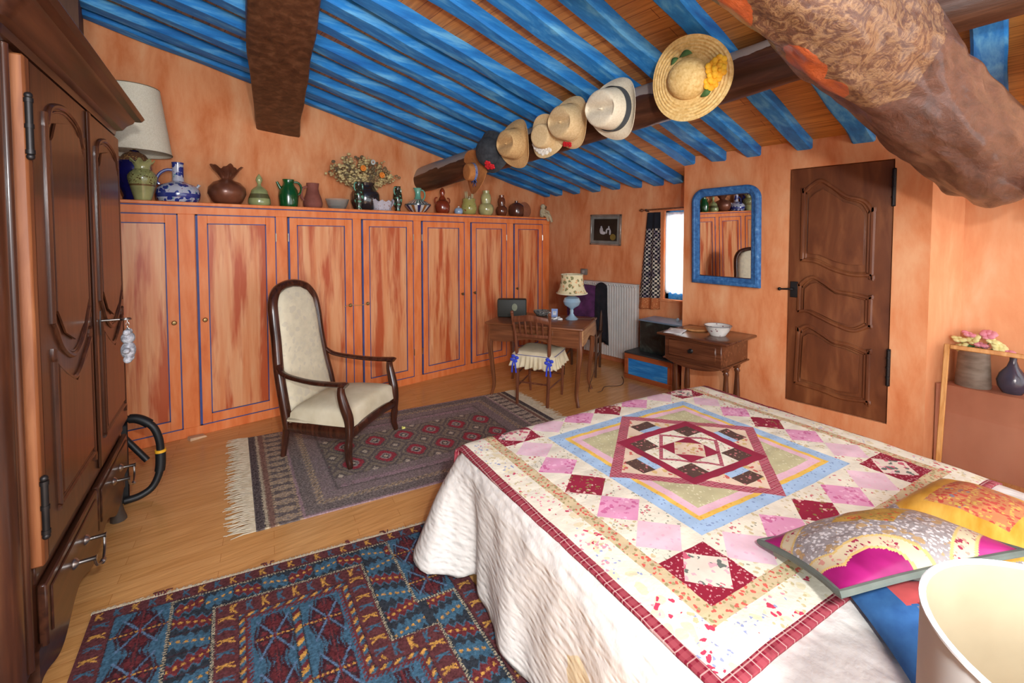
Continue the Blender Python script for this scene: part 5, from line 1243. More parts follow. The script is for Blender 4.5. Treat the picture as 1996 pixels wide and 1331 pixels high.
# ---- blue tribal rug
MAR = lc(108, 62, 64); NAV = lc(58, 64, 72); BLU = lc(76, 114, 138); RED_ = lc(124, 58, 62); YEL_ = lc(222, 166, 84); CRMR = lc(204, 190, 158); DKB = lc(70, 54, 60); LBL = lc(104, 132, 164)
def saw(x, p): return abs(((x / p) % 1.0) * 2 - 1)
def kmark(x, y, alt):
    """a small bird-like hook: x along, y across, both -1..1"""
    if abs(x + .35) < .15 and -.75 < y < .7: return alt
    if abs((x + .2) - (y + .1) * .9) < .19 and -.1 < y < .75 and x < .75: return alt
    if abs((x + .2) + (y + .1) * .9) < .19 and -.75 < y < .1 and x < .75: return alt
    return None
def border(s, t, w, hook=.06):
    """s along the band, t across it (0..w)"""
    k = int(s // hook); x = ((s / hook) % 1) * 2 - 1; y = (t / w) * 2 - 1
    if abs(y) > .92: return DKB
    c = kmark(x * 1.25, y * 1.15, YEL_ if k % 2 == 0 else BLU)
    return c or MAR
def medal(x, y, w, h):
    """serrated star of dark leaves on a blue ground"""
    ax, ay = abs(x) / w, abs(y) / h
    if ay < .035: return YEL_ if int(x / .008) % 2 else RED_
    if ax < .04: return RED_
    an = ax / (ax + ay + 1e-6); rad = ax + ay * .75
    edge = 1.04 + .34 * (saw(ax + ay * .3, .17) - .5) - .3 * abs(an - .5)
    if abs(ax - ay * .9) < .055 and rad < 1.25: return LBL
    if rad < edge:
        if .35 < rad < .75 and saw(an, .5) < .5 and abs(an - .25) < .12: return lc(112, 52, 56)
        if .4 < rad < .7 and abs(an - .72) < .10: return RED_
        return DKB if saw(rad, .42) < .55 else lc(78, 42, 50)
    return None
def leaf(x, y, k, w, h):
    a = abs(y + x * .30 * (1 if k % 4 < 2 else -1))
    if abs(x) > w: return None
    lim = h * (.50 + .55 * saw(x, .034))
    if a > lim: return None
    if k % 2 == 0 and a > lim - .009: return BLU
    if a < h * .13 and int((x + .5) / .013) % 2: return YEL_
    return RED_ if k % 2 == 0 else BLU
def rug_blue(p, q):
    W = 1.41
    if q < .008 or p < .008 or p > W - .008: return MAR
    # main border
    if q < .064: return border(p, q, .064, .058)
    if p < .085: return border(q, p, .085, .058)
    if p > W - .085: return border(q, W - p, .085, .058)
    rope = lambda d, s: (abs(d) < .0055)
    def ropec(s): return CRMR if int(s / .006) % 2 else NAV
    for d, s, ok in ((p - .275, q, True), (q - .068, p, .275 < p < 1.155), (p - 1.155, q, q < .5), (q - .5, p, 1.155 < p), (p - 1.32, q, q > .5)):
        if ok and rope(d, s): return ropec(s)
    # blue side columns of stars
    if p < .275 or (p > 1.155 and q < .5):
        pc_ = .18 if p < .275 else 1.24; hh = .105
        qq = (q - .075) % (2 * hh) - hh; c = medal(p - pc_, qq, .092, hh * 1.02)
        return c or BLU
    if p > 1.32: return border(q, W - p, .09, .058)
    # inside the second rope?
    if q < .637: r_in = min(p - .425, q - .175, 1.01 - p)
    elif p <= 1.01: r_in = min(p - .425, max(1.01 - p, q - .637))
    else: r_in = min(q - .637, 1.195 - p)
    if abs(r_in) < .0055: return ropec(p + q)
    if r_in < 0:
        # dark field with serrated leaf blocks
        if q < .175:
            k = int((p - .285) // .105); x = (p - .285) % .105 - .0525; y = q - .122
            c = leaf(x, y, k, .050, .046)
        elif p < .425:
            k = int((q - .07) // .098); y = (q - .07) % .098 - .049
            c = leaf(p - .35, y, k + 1, .066, .046)
            if abs(y) > .046: return DKB
        else:
            k = int((q - .07) // .098); y = (q - .07) % .098 - .049; xo = 1.085 if q < .5 else (1.255 if p > 1.18 else 1.09)
            c = leaf(p - xo, y, k, .064, .046)
        return c or NAV
    if r_in < .088:
        if q < .637: along = q if (abs(p - .425 - r_in) < 1e-6 or abs(1.01 - p - r_in) < 1e-6) else p
        elif p <= 1.01: along = q if (p - .425 < .1 or 1.01 - p > q - .637) else p
        else: along = q if 1.195 - p < q - .637 else p
        return border(along, r_in, .088, .058)
    if r_in < .106: 
        k = int((p + q) / .016) % 3; return YEL_ if k == 0 else (BLU if k == 1 else MAR)
    if r_in < .135: return RED_ if saw(p + q, .018) < .5 and r_in < .128 else (MAR if r_in < .116 else BLU)
    if abs(p - .712) < .018: 
        if abs(p - .712) > .013: return NAV
        k = int((q + p * .8) / .022) % 3; return YEL_ if k == 0 else (BLU if k == 1 else RED_)
    pc_ = .630 if p < .712 else (.82 if p < .93 else 1.0); hh = .125
    qq = (q - .30) % (2 * hh) - hh; c = medal(p - pc_, qq, .084 if p < .93 else .09, hh * 1.02)
    return c or BLU
rb = rug_mesh('blue_rug_pile', 350, 306, 1.41, 1.23, rug_blue, shear=.135)
rt = thing('blue_rug', 'dark blue and maroon tribal rug with star motifs in the foreground', 'rug', (-.153, 2.452, 0), R(-16.1)); rb.parent = rt; rb.name = 'pile'
FRG = NM('undyed_fringe', [(0.3, (196, 180, 150)), (0.7, (226, 214, 188))], ns=40, rough=.95)
rng = random.Random(21)
g = MB(); P = []
for k in range(210):
    x_ = 1.41 * k / 209; 
    ln = rng.uniform(.012, .026); a_ = rng.gauss(0, .35)
    g.tube([(x_, -.004, .006), (x_ + ln * .5 * math.sin(a_), ln * .5, .007), (x_ + ln * math.sin(a_), ln, .003)], [.0042, .0036, .0012], FRG, seg=5)
g.box(0, 1.41, -.003, .008, .001, .008, FRG); o = g.build('fringe', rt); o['kind'] = 'stuff'
g = MB()
for (x_, n_) in ((.21, 7), (.62, 5), (.98, 4), (1.17, 3)):
    for k in range(n_): a_ = rng.gauss(0, .7); g.tube([(x_ + .006 * k, 0, .008), (x_ + .006 * k + .014 * math.sin(a_), .014, .016), (x_ + .006 * k + .03 * math.sin(a_), .026, .006)], .0022, flat('maroon_wool_ends', (84, 30, 36), .95), seg=5)
o = g.build('loose_wool_ends', rt); o['kind'] = 'stuff'; tag(o, 'loose maroon wool ends')
# ---- grey bokhara rug
GRY = lc(158, 146, 140); GRD = lc(128, 117, 115); GMV = lc(164, 144, 146); GPK = lc(182, 154, 160); CRG = lc(226, 210, 186); RSE = lc(190, 78, 90); BRN = lc(152, 118, 106); OCH = lc(204, 180, 150); BLKN = lc(86, 77, 79); TAU = lc(164, 150, 132)
def gul(x, y):
    """diamond medallion, x,y in units of its half spacing"""
    ax, ay = abs(x), abs(y); o_ = max((ax + ay) * .80, max(ax, ay) * .98)
    if o_ < .13: return CRG
    if o_ < .22: return BLKN
    if o_ < .34: return lc(190, 178, 172)
    if o_ < .62: return RSE
    if o_ < .86: return TAU if o_ > .74 else GRD
    return None
def cell(x, y):
    ax, ay = abs(x), abs(y); d_ = ax + ay
    if d_ < .10: return CRG
    if d_ < .2: return GRD
    if d_ < .36: return TAU
    if .05 < abs(ax - .36) < .11 and abs(ay - .36) < .1: return BLKN
    if d_ < .52: return GRD
    return lc(190, 172, 150) if saw(x + y, .3) < .6 else TAU
def rug_grey(p, q):
    W, H_ = 2.22, 1.28
    pe = min(p, W - p); qe = min(q, H_ - q)
    if pe < .045: return BLKN if int(pe / .006) % 2 else GRD
    if pe < .062: return lc(214, 200, 172)
    if pe < .095: return BRN
    if pe < .225:
        x = ((q / .085) % 1) * 2 - 1; y = (pe - .16) / .065
        d_ = abs(x) + abs(y * .55)
        if abs(d_ - .62) < .14 or (abs(abs(y) - .92) < .16 and saw(q, .03) < .55) or abs(d_ - .25) < .1: return OCH if p < 1 else CRG
        return GRD if d_ > .62 else GRY
    e = min(pe - .225, qe)
    if e < .015: return GPK
    if e < .085: return GRD if saw(p * 1.0 + q * 1.0, .013) < .5 else GRY
    if e < .135:
        x = ((p + q) / .042 % 1) * 2 - 1; y = (e - .11) / .025; d_ = math.hypot(x, y * .8)
        return BLKN if d_ < .25 else (OCH if d_ < .7 else GRY)
    if e < .21: return GMV if saw(e, .012) < .6 else GRY
    if e < .225: return GRD
    if e < .27 and pe > qe + .225: return GPK if noise.noise((p * 20, q * 20, 1)) > -.2 else GMV
    # field
    sx_, sy_ = .2185, .277; gx = (p - .6) / sx_; gy = (q - .505) / sy_
    fx = (gx + .5) % 1 - .5; fy = (gy + .5) % 1 - .5
    if not (.44 < p < 1.83 and .355 < q < .935): return GRY if saw(p + q * .3, .02) < .5 else GMV
    c = gul(fx * 2, fy * 2)
    if c is not None and -.5 < gy < 1.5: return c
    return cell(((gx) % 1 - .5) * 1.0, ((gy) % 1 - .5) * 1.0)
rg = rug_mesh('grey_rug_pile', 330, 190, 2.22, 1.28, rug_grey, shear=.09)
rt2 = thing('grey_rug', 'grey bokhara rug with rows of red medallions under the armchair', 'rug', (.654, 3.867, 0), R(-13.5)); rg.parent = rt2; rg.name = 'pile'
for sx_, nm in ((0, 'near end'), (2.22, 'far end')):
    g = MB(); sg = -1 if sx_ == 0 else 1
    for k in range(150):
        y_ = -1.28 * k / 149; xo = sx_ + .09 * -y_; ln = rng.uniform(.085, .15); a_ = rng.gauss(0, .16)
        g.tube([(xo, y_, .006), (xo + sg * ln * .5, y_ + ln * .4 * math.sin(a_), .010), (xo + sg * ln, y_ + ln * math.sin(a_), .004)], [(.0062, .003), (.0068, .003), (.003, .0015)], FRG, seg=5, up=(0, 0, 1))
    o = g.build('fringe', rt2); o['kind'] = 'stuff'
v = MB(); v.raw([(-.014, -.008, 0), (.012, -.012, 0), (.016, .01, 0), (-.01, .012, 0), (-.012, -.006, .006), (.01, -.01, .016), (.014, .008, .006), (-.008, .01, .018)], [(3, 2, 1, 0), (4, 5, 6, 7), (0, 1, 5, 4), (1, 2, 6, 5), (2, 3, 7, 6), (3, 0, 4, 7)], flat('yellow_paper', (226, 222, 120), .8))
tag(v.build('yellow_scrap', loc=(1.64, 3.23, .0085)), 'tiny crumpled pale yellow scrap on the grey rug by the armchair foot', 'scrap')

# ================================================================== BED
BX, BY_, BR_ = 1.887, .9485, R(-12)
def bp(u, v, z=0): c, s_ = math.cos(BR_), math.sin(BR_); return (BX + u * c - v * s_, BY_ + u * s_ + v * c, z)
VH, VF, UU = -1.38, .60, .885
bed = thing('bed', 'double bed under the white bedspread and patchwork quilt', 'bed', (BX, BY_, 0), BR_)
MAT_ = flat('mattress_ticking', (220, 214, 204), .9)
g = MB(); g.box(-.84, .84, VH + .04, VF - .04, .33, .55, MAT_, .04, seg=3); g.build('mattress', bed)
g = MB(); g.box(-.83, .83, VH + .05, VF - .05, .14, .328, MWOOD, .01); g.build('base', bed)
for sx in (-1, 1):
    for y_ in (VH + .12, VF - .12):
        g = MB(); g.tube([(sx * .76, y_, .14), (sx * .76, y_, 0)], [.03, .024], MWOODZ, seg=12); g.build('leg', bed)
def spread_mat():
    m, nt, b = _base('white_matelasse', .9, 0, .2)
    v = _coord(nt, (1, 1, 1)); 
    base = _ramp(nt, _noise(nt, v, 3, 4), [(0.3, (220, 214, 206)), (0.7, (230, 225, 218))])
    ds = nt.nodes.new('ShaderNodeVectorMath'); ds.operation = 'DISTANCE'
    mp = _coord(nt, (1, 1, .55)); nz = nt.nodes.new('ShaderNodeTexNoise'); nz.inputs['Scale'].default_value = 9
    nt.links.new(v, nz.inputs['Vector'])
    ad = nt.nodes.new('ShaderNodeVectorMath'); ad.operation = 'MULTIPLY_ADD'; nt.links.new(nz.outputs['Color'], ad.inputs[0]); ad.inputs[1].default_value = (.07, .07, .07); nt.links.new(mp, ad.inputs[2])
    nt.links.new(ad.outputs[0], ds.inputs[0]); ds.inputs[1].default_value = (-.90 + .035, -.365 + .035, .27 * .55 + .035)
    mk = _math(nt, 'LESS_THAN', ds.outputs['Value'], .055)
    nt.links.new(_mix(nt, mk, base, L((226, 208, 172))), b.inputs['Base Color'])
    vo = nt.nodes.new('ShaderNodeTexVoronoi'); vo.inputs['Scale'].default_value = 34; vo.feature = 'SMOOTH_F1'
    nt.links.new(_coord(nt, (1, .55, 1.6), (0, 0, R(35))), vo.inputs['Vector'])
    n2 = _noise(nt, v, 26, 4)
    _bump(nt, b, _math(nt, 'ADD', vo.outputs['Distance'], _math(nt, 'MULTIPLY', n2, .5)), .6, .012); return m
SPR = spread_mat()
def perim(n=420, r=.07):
    P = []; x0, x1, y0, y1 = -UU, UU, VH, VF
    segs = [((x0, y0 + r), (x0, y1 - r), (-1, 0)), ('c', (x0 + r, y1 - r), PI), ((x0 + r, y1), (x1 - r, y1), (0, 1)), ('c', (x1 - r, y1 - r), PI / 2), ((x1, y1 - r), (x1, y0 + r), (1, 0)), ('c', (x1 - r, y0 + r), 0), ((x1 - r, y0), (x0 + r, y0), (0, -1)), ('c', (x0 + r, y0 + r), -PI / 2)]
    for s_ in segs:
        if s_[0] == 'c':
            for k in range(13): a_ = s_[2] - PI / 2 * k / 12; P.append((s_[1][0] + r * math.cos(a_), s_[1][1] + r * math.sin(a_), math.cos(a_), math.sin(a_)))
        else:
            L_ = math.hypot(s_[1][0] - s_[0][0], s_[1][1] - s_[0][1]); m_ = int(L_ / .018)
            for k in range(1, m_): t = k / m_; P.append((s_[0][0] + (s_[1][0] - s_[0][0]) * t, s_[0][1] + (s_[1][1] - s_[0][1]) * t, s_[2][0], s_[2][1]))
    return P
g = MB(); PR = perim(); N_ = len(PR); rings = []
def bedtop(u, v):
    e = (1 - min(1, abs(u / UU)) ** 6); 
    return .575 + .012 * e + .006 * math.sin(u * 4.3 + 1) * math.sin(v * 3.7)
cx_, cy_ = 0.0, (VH + VF) / 2
for k_ in (.02, .25, .5, .7, .85, .93, .97):
    rings.append([(cx_ + (p[0] - cx_) * k_, cy_ + (p[1] - cy_) * k_, bedtop(cx_ + (p[0] - cx_) * k_, cy_ + (p[1] - cy_) * k_)) for p in PR])
for k_ in range(1, 5):   # rolled edge
    a_ = PI / 2 * k_ / 4; rr = .035
    rings.append([(p[0] - p[2] * (rr - rr * math.sin(a_)), p[1] - p[3] * (rr - rr * math.sin(a_)), .575 - rr + rr * math.cos(a_)) for p in PR])
NS = 26
for k_ in range(1, NS + 1):
    s_ = k_ / NS; ring = []
    for i, p in enumerate(PR):
        u, v, nx, ny = p
        w_ = v if abs(nx) > .5 else u
        wave = .020 * math.sin(w_ * 11 + 1.0) + .012 * math.sin(w_ * 23 + .4)
        fl_ = .018 + (.012 + wave * .9) * s_
        dc_ = math.hypot(u + UU, v - VF)             # the full corner of cloth at the foot
        lob = math.exp(-(dc_ / .13) ** 2)
        fl_ = fl_ * (1 - .5 * lob) + .185 * lob * s_ ** .8 + .035 * lob * math.sin(dc_ * 40) * s_
        dip = math.exp(-((dc_ - .21) / .05) ** 2) * (1 if nx < -.5 else 0); fl_ -= .035 * dip * s_
        fl_ *= 1 - .75 * max(0, min(1, (-.9 - v) / .2))
        hem = .035 + .022 * abs(math.sin(w_ * 12.5 + .6)) + .03 * dip
        z = .54 - (.54 - hem) * s_
        fl_ += .005 * noise.noise((u * 9, v * 9, z * 5)) * 2
        ring.append((u + nx * fl_, v + ny * fl_, z))
    rings.append(ring)
bv = [[g.bm.verts.new(q) for q in ring] for ring in rings]; fs = [g.bm.faces.new(bv[0])]
for A, B in zip(bv, bv[1:]):
    for i in range(N_): fs.append(g.bm.faces.new((A[i], A[(i + 1) % N_], B[(i + 1) % N_], B[i])))
g._fin([], fs, SPR, None); o = g.build('bedspread', angle=180, recalc=True, loc=(BX, BY_, 0), rotz=BR_); tag(o, 'white textured bedspread hanging to the floor round the bed', 'bedspread')
o.modifiers.new('s', 'SOLIDIFY').thickness = .006

# ---- quilt: pieced from flat patches
CQ = (238, 230, 208)
Q = dict(
    bind=plaid('red_check_binding', (122, 22, 42), (160, 74, 82), (222, 190, 180), 30), chk=plaid('red_check_band', (152, 48, 70), (190, 110, 120), (214, 176, 174), 34),
    cream=printed('cream_floral', CQ, [((226, 212, 176), 24, .40, 3, 7, .5), ((200, 62, 90), 48, .36, 0, 9, .60), ((150, 160, 194), 60, .28, 6, 8, .58), ((226, 150, 160), 52, .3, 9, 9, .56), ((206, 190, 146), 50, .26, 5, 6, .52)], .9, .25, 70),
    creamf=printed('cream_small_floral', (238, 230, 208), [((200, 110, 116), 56, .32, 1, 10, .58), ((208, 192, 152), 46, .32, 4, 9, .52), ((150, 150, 130), 64, .24, 6, 9, .55)], .9, .25, 70),
    tan=printed('tan_floral', (208, 188, 148), [((206, 96, 82), 62, .34, 1), ((160, 148, 104), 56, .32, 4)], .9, .2, 70),
    burg=flat('burgundy_cotton', (146, 28, 58), .9, var=.05), bdot=printed('burgundy_dotted', (146, 28, 52), [((206, 150, 150), 90, .30, 0)], .9),
    bflor=printed('burgundy_floral', (152, 34, 60), [((220, 170, 160), 46, .36, 1, 12, .5), ((140, 120, 70), 56, .3, 3, 12, .5)], .9), gflor=printed('grey_rose_floral', (232, 214, 196), [((200, 96, 116), 30, .42, 1, 10, .5), ((104, 112, 104), 34, .42, 3, 9, .52), ((226, 170, 176), 40, .36, 7, 10, .5)], .9),
    pink=printed('pink_mottle', (222, 152, 184), [((204, 110, 154), 40, .42, 1, 14, .48), ((236, 184, 206), 50, .35, 4, 14, .52)], .9, base2=(226, 160, 190)), lpink=printed('light_pink', (236, 200, 210), [((228, 180, 196), 40, .25, 1)], .9),
    blue=printed('light_blue_print', (170, 198, 226), [((130, 150, 186), 60, .24, 1)], .9), yel=printed('yellow_print', (240, 196, 92), [((228, 168, 60), 50, .25, 1)], .9),
    sage=printed('sage_print', (196, 188, 146), [((214, 208, 172), 60, .26, 1)], .9), brown=printed('brown_floral', (92, 66, 58), [((196, 120, 120), 38, .24, 1), ((150, 120, 90), 50, .18, 4)], .9),
    peach=printed('peach_floral', (234, 208, 180), [((200, 100, 92), 36, .36, 1, 10, .56), ((212, 178, 120), 30, .36, 3, 9, .52)], .9))
def cls(a, b):
    aa, bb = abs(a), abs(b); A = max(aa, bb); S = aa + bb; mi = min(aa, bb)
    if A > 1.415: return 'bind'
    if A > 1.25: return 'cream'
    if A > 1.17: return 'tan'
    if aa > .84 and bb > .84: return 'gflor' if abs(aa - 1) + abs(bb - 1) < .155 else 'bdot'
    if A > .80:
        x = a if bb > aa else b
        for c_, k_ in ((0, 'bflor'), (.336, 'pink'), (.672, 'lpink')):
            for sg in (-1, 1):
                if abs(x - sg * c_) + abs(A - 1.0) < .168: return k_
        return 'creamf'
    if A <= .16: return 'peach' if S <= .16 else 'burg'
    if A <= .40:
        if A > .325: return 'burg'
        if S <= .325: return 'chk' if S > .285 else 'creamf'
        return 'brown' if mi > .165 else 'peach' if False else ('brown' if mi > .165 else 'creamf')
    if S <= .80:
        if S > .69: return 'chk'
        if mi < .10: return 'blue' if A < .46 else ('brown' if A < .575 else 'peach')
        return 'peach'
    return 'blue' if A > .70 else ('yel' if A > .662 else ('pinkb' if A > .60 else 'sage'))
Q['pinkb'] = printed('pale_pink_band', (236, 192, 204), [((226, 170, 186), 60, .22, 1)], .9)
E_ = 1.47
g = MB(); g.grid(54, 54, lambda u, v: ((u * 2 - 1) * E_, (v * 2 - 1) * E_, 0))
lines = []
for c_ in (1.415, 1.25, 1.17, .84, .80, .70, .662, .60, .575, .46, .40, .325, .165, .16, .10):
    for sg in (-1, 1): lines += [((1, 0), c_ * sg), ((0, 1), c_ * sg)]
dg = {.80, .69, .325, .285, .16, .155, 2.155, 1.845}
for k_ in range(6): dg.add(round(.16 + .336 * k_, 4))
for c_ in dg:
    for sg in (-1, 1): lines += [((1, 1), c_ * sg), ((1, -1), c_ * sg)]
for (n_, c_) in lines:
    ln = math.hypot(*n_); nn = Vector((n_[0] / ln, n_[1] / ln, 0))
    bmesh.ops.bisect_plane(g.bm, geom=g.bm.verts[:] + g.bm.edges[:] + g.bm.faces[:], dist=1e-5, plane_co=nn * (c_ / ln), plane_no=nn)
for q in g.bm.faces:
    c_ = q.calc_center_median(); q.material_index = g._mi(Q[cls(c_.x, c_.y)]); q.smooth = True
for w_ in g.bm.verts:
    a_, b_ = w_.co.x, w_.co.y; v = b_ * .52; u = a_ * .59 - .042 * v
    z = bedtop(u, v) + .010 + .004 * noise.noise((u * 7, v * 7, 2)) + .0025 * abs(math.sin(a_ * 20)) * abs(math.sin(b_ * 20))
    edge = max(0, abs(u) - (UU - .035)); z -= edge * .35
    s_ = v - (VF - .045); rr = .055
    if s_ > 0:
        if s_ < rr * PI / 2: an = s_ / rr; v = VF - .045 + rr * math.sin(an); z -= rr * (1 - math.cos(an))
        else: v = VF - .045 + rr + .03 * (s_ - rr * PI / 2); z -= rr + (s_ - rr * PI / 2)
    w_.co = (u, v, z)
o = g.build('patchwork_quilt', angle=180, recalc=False, loc=(BX, BY_, 0), rotz=BR_); tag(o, 'patchwork quilt with a blue-edged square medallion and red check binding on the bed', 'quilt')
sm = o.modifiers.new('s', 'SOLIDIFY'); sm.thickness = .008; sm.offset = -1; sm.use_rim = True

# ---- cushions on the bed
def pillow(name, label, corners, bulge, cls_fn, back, n=96, seam=None, depth=.55):
    Lc, Bc, Rc, Tc = [Vector(c) for c in corners]
    nrm = ((Rc - Bc).cross(Lc - Bc)).normalized()
    if nrm.z < 0: nrm = -nrm
    cen = (Lc + Bc + Rc + Tc) / 4; cen.z = min(c.z for c in (Lc, Bc, Rc, Tc)) 
    t = thing(name, label, 'cushion', cen)
    def fn(sg):
        def f_(u, v):
            x, y = u * 2 - 1, v * 2 - 1
            px_ = x * (1 - .07 * (1 - y * y)); py_ = y * (1 - .07 * (1 - x * x))
            uu, vv = (px_ + 1) / 2, (py_ + 1) / 2
            p = Bc * (1 - uu) * (1 - vv) + Rc * uu * (1 - vv) + Tc * uu * vv + Lc * (1 - uu) * vv
            e = max(0, (1 - x * x)) ** .55 * max(0, (1 - y * y)) ** .55
            return tuple(p - cen + nrm * (sg * bulge * e * (1 if sg > 0 else depth) + .004 * noise.noise((x * 4, y * 4, 1)) * e))
        return f_
    g = MB(); g.grid(n, n, fn(1), mf=lambda i, j: cls_fn(((i + .5) / n) * 2 - 1, ((j + .5) / n) * 2 - 1)); g.build('front', t, angle=180, recalc=False)
    g = MB(); g.grid(n // 2, n // 2, fn(-1), back); g.build('back', t, angle=180, recalc=False)
    if seam:
        P = []; F_ = fn(1)
        for k in range(24): P.append(F_(k / 24, 0))
        for k in range(24): P.append(F_(1, k / 24))
        for k in range(24): P.append(F_(1 - k / 24, 1))
        for k in range(24): P.append(F_(0, 1 - k / 24))
        g = MB(); g.tube(P, seam[1], seam[0], seg=8, closed=True); g.build('edging', t)
    return t
MAG = NM('magenta_satin', [(0.3, (120, 14, 76)), (0.7, (176, 36, 120))], ns=5, rough=.28, detail=3, dist=.6)
SILVL = printed('silver_lace', (146, 138, 136), [((196, 190, 188), 90, .4, 0), ((164, 136, 100), 44, .42, 3, 14, .5)], .35, .5, 60); GOLDP = printed('gold_brocade', (186, 146, 70), [((186, 80, 50), 70, .4, 0, 18, .5), ((140, 120, 60), 80, .36, 4, 18, .5)], .5)
CRP = printed('cream_printed_ribbon', (196, 180, 148), [((140, 40, 66), 70, .36, 0, 22, .5), ((186, 130, 116), 60, .36, 3, 20, .48)], .8); GGRN = flat('grey_green_cotton', (92, 98, 90), .9); YTR = flat('yellow_trim', (194, 164, 100), .8)
def mag_cls(x, y):
    S = abs(x) + abs(y); r = math.hypot(x, y)
    if S > 1.46: return MAG
    if y < -.45 and abs(x + .1) < .52 + (y + .45): pass
    if S < .46: return GOLDP
    d_ = abs(S - 1.0)
    if S > .98:
        return YTR if (S < 1.02 or S > 1.42) else CRP
    return SILVL
def mag_cls2(x, y):
    # satin at the corners, printed ribbon arcs, silver lace and a gold centre
    S = abs(x) + abs(y); cr = math.hypot(x + .55, y + 1.0)
    if cr < .36: return MAG
    if S > 1.52: return MAG
    if cr < .40 or abs(S - 1.5) < .03: return YTR
    if cr < .58 or S > 1.24: return CRP
    if cr < .62 or S > 1.20: return YTR
    if abs(x - .1) + abs(y - .25) < .52: return GOLDP
    return SILVL
pillow('satin_cushion', 'magenta satin and ribbon patchwork cushion with grey green edge', [(1.426, .491, .625), (1.238, .251, .715), (1.726, -.035, .74), (1.904, .207, .66)], .075, mag_cls2, GGRN, seam=(GGRN, .009))
GLD = NM('gold_satin', [(0.3, (196, 138, 40)), (0.7, (232, 182, 84))], scale=(2, 9, 2), ns=3, rough=.35); BRO = printed('red_gold_brocade', (196, 128, 84), [((182, 74, 62), 60, .42, 0), ((200, 164, 84), 70, .36, 3, 12, .48), ((120, 120, 130), 60, .3, 7, 12, .54)], .6)
def gold_cls(x, y):
    if abs(x) < .52 and abs(y - .05) < .52: return BRO
    if abs(x) + abs(y) > 1.5: return SILVL
    return GLD
pillow('gold_cushion', 'gold satin cushion with a red brocade square behind the magenta one', [(1.83, .30, .625), (1.76, -.08, .63), (2.20, -.20, .63), (2.33, .17, .63)], .10, gold_cls, GLD, depth=.2)
DEN = NM('blue_denim', [(0.3, (38, 84, 140)), (0.7, (58, 110, 166))], ns=20, rough=.9); CORAL = flat('coral_applique', (186, 78, 78), .85); GRB = flat('grey_applique', (110, 110, 130), .85)
def den_cls(x, y):
    k = (y - .15 - .25 * x)
    if -.6 < x < .7 and .12 < k < .62: return CORAL
    if -.5 < x < .8 and (.62 <= k < .72 or -.02 < k < .08): return GRB
    if -.45 < x < .8 and .08 <= k < .12: return flat('dark_red_applique', (130, 40, 50), .85)
    return DEN
pillow('denim_cushion', 'blue denim cushion with coral stripe below the magenta cushion', [(1.465, .32, .61), (1.165, .085, .61), (1.40, -.215, .61), (1.70, .02, .61)], .075, den_cls, DEN, depth=.12)

# ---- lamp beside the bed, at the lower right corner
fl_ = thing('bedside_lamp', 'cream drum lampshade of the bedside lamp in the lower right corner', 'lamp', (.665, -.08, 0))
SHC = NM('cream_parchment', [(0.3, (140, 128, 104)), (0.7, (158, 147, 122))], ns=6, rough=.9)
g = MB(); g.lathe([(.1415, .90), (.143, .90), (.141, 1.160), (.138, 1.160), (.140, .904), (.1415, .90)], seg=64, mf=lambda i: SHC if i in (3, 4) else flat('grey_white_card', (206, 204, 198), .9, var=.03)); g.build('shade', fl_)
g = MB(); g.tube([(.1395 * math.cos(k * PI / 32), .1395 * math.sin(k * PI / 32), 1.161) for k in range(64)], .0032, flat('white_binding', (232, 230, 226), .8), closed=True, seg=8); g.build('rim', fl_)
g = MB(); g.lathe([(0, 0), (.065, 0), (.065, .02), (.02, .03), (.011, .05), (.011, .93), (.016, .95), (.016, 1.0), (0, 1.0)], BRASS, 24); g.build('stand', fl_)
g = MB(); g.ball((0, 0, 1.035), .028, flat('frosted_bulb', (240, 238, 232), .3), (1, 1, 1.2)); g.build('bulb', fl_)
g = MB()
for k in range(3): g.tube([(0, 0, .96), (.140 * math.cos(k * 2.094), .140 * math.sin(k * 2.094), .94)], .0018, METAL, seg=6)
g.build('shade_carrier', fl_)

# ================================================================== GLASS SCREEN, BUCKET, VASE
gs = thing('glass_screen', 'large wooden-framed glass panel leaning in front of the ledge at right', 'glass panel', near(-.025, .47) + (0,), R(-90 - 4))
# local x runs along the wall (to the right), y into the wall, z up
HH = 0.845; tilt = math.atan2(.17, HH); TT = Matrix.Rotation(-tilt, 4, 'X'); HL = HH / math.cos(tilt)
OAK = wood('honey_pine', (176, 112, 54), (202, 140, 76), (222, 168, 106), 'z', rough=.4)
g = MB()
for (a0, a1, b0, b1) in ((0, .028, 0, HL), (.972, 1.0, 0, HL), (.028, .972, HL - .03, HL), (.028, .972, 0, .03)): g.box(a0, a1, -.014, .014, b0, b1, OAK, .004, T=TT)
g.build('frame', gs)
GLP, nt, b = _base('clear_pane', .03, 0, .5); b.inputs['Transmission Weight'].default_value = 1.0; b.inputs['IOR'].default_value = 1.3; b.inputs['Base Color'].default_value = (.93, .86, .82, 1)
g = MB(); g.box(.022, .978, -.002, .002, .02, HL - .02, GLP, T=TT); g.build('pane', gs)
ZN = NM('weathered_zinc', [(0.3, (126, 118, 108)), (0.7, (176, 170, 160))], scale=(1, 1, 3), ns=9, detail=6, rough=.5, metal=.25)
p_ = near(.092, .11)
v = thing('zinc_bucket', 'grey zinc bucket of flowers on the ledge behind the glass panel', 'bucket', (p_[0], p_[1], .5525)); v.scale = (1.3, 1.3, 1.3)
g = MB(); g.lathe([(0, 0), (.066, 0), (.068, .006), (.058, .185), (.061, .19), (.057, .19), (.064, .01), (0, .008)], ZN, 32); g.build('body', v)
g = MB(); g.tube([(.06 * math.cos(k * PI / 16), .06 * math.sin(k * PI / 16), .19) for k in range(32)], .004, ZN, closed=True, seg=8); g.build('rim', v)
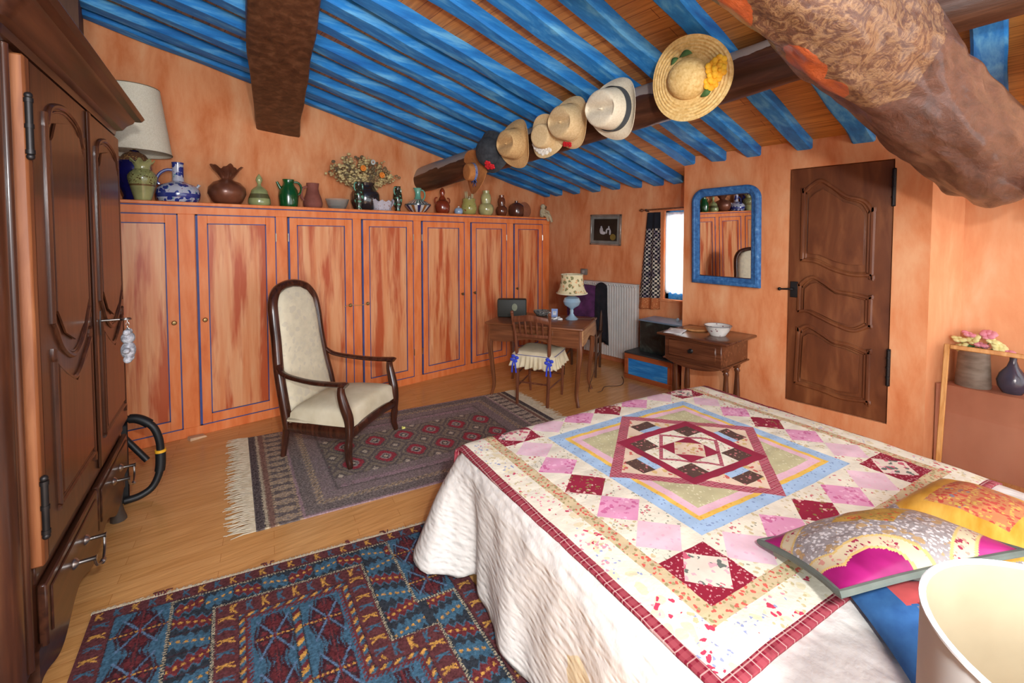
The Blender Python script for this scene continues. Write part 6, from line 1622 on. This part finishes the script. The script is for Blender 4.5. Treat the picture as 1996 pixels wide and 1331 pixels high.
fb = thing('flower_bunch', 'pink and pale yellow artificial flowers standing in the zinc bucket', 'flowers', (p_[0], p_[1], .78)); fb.scale = (1.3, 1.3, 1.3); rng = random.Random(5)
PNK = NM('pink_silk', [(0.3, (206, 110, 130)), (0.7, (232, 168, 176))], ns=20, rough=.8); CYL = NM('pale_yellow_silk', [(0.3, (206, 196, 120)), (0.7, (234, 226, 170))], ns=20, rough=.8)
tx, ty = -.07, -.998
for k, (s_, z_, m_) in enumerate(((-.055, .055, CYL), (-.02, .085, PNK), (.02, .04, PNK), (-.045, .02, CYL), (.06, .07, CYL), (.085, .045, CYL), (.05, .10, PNK), (.11, .02, PNK), (.0, .07, CYL))):
    g = MB()
    for q in range(7): a_ = q * .9; g.ball((.018 * math.cos(a_), .018 * math.sin(a_), .004 * (q % 3)), .017, m_, (1, 1, .6), 8, 6)
    g.ball((0, 0, .008), .014, m_, (1, 1, .8), 8, 6); o = g.build('flower_head', fb); o.location = (tx * s_ * 1.0, ty * s_ * 1.0, z_); o.rotation_euler = (rng.uniform(-.6, .6), rng.uniform(-.9, .2), 0)
g = MB()
for s_, z_ in ((-.05, .05), (.0, .07), (.06, .07), (.09, .045), (.02, .04)): g.tube([(0, 0, -.12), (tx * s_ * .5, ty * s_ * .5, z_ * .4), (tx * s_, ty * s_, z_)], .0025, LEAF, seg=5)
g.build('stems', fb)
g = MB()
for s_, z_ in ((.075, .02), (-.03, .03)): g.ball((tx * s_, ty * s_, z_), .03, LEAF, (.5, 1, .3), 10, 6)
g.build('leaves', fb)
p_ = near(.268, .11)
v = MB(); v.lathe([(0, 0), (.036, 0), (.052, .03), (.056, .06), (.046, .095), (.022, .13), (.013, .16), (.013, .185), (.02, .198), (.016, .198), (.009, .18), (0, .12)], glaze('slate_blue_glaze', (62, 70, 96)), 32)
tag(v.build('blue_vase', loc=(p_[0], p_[1], .5525)), 'slate blue long-necked vase on the ledge behind the glass panel', 'vase')

for o in bpy.data.objects:
    if o.name.startswith('blue_vase'): o.scale = (1.3, 1.3, 1.3)
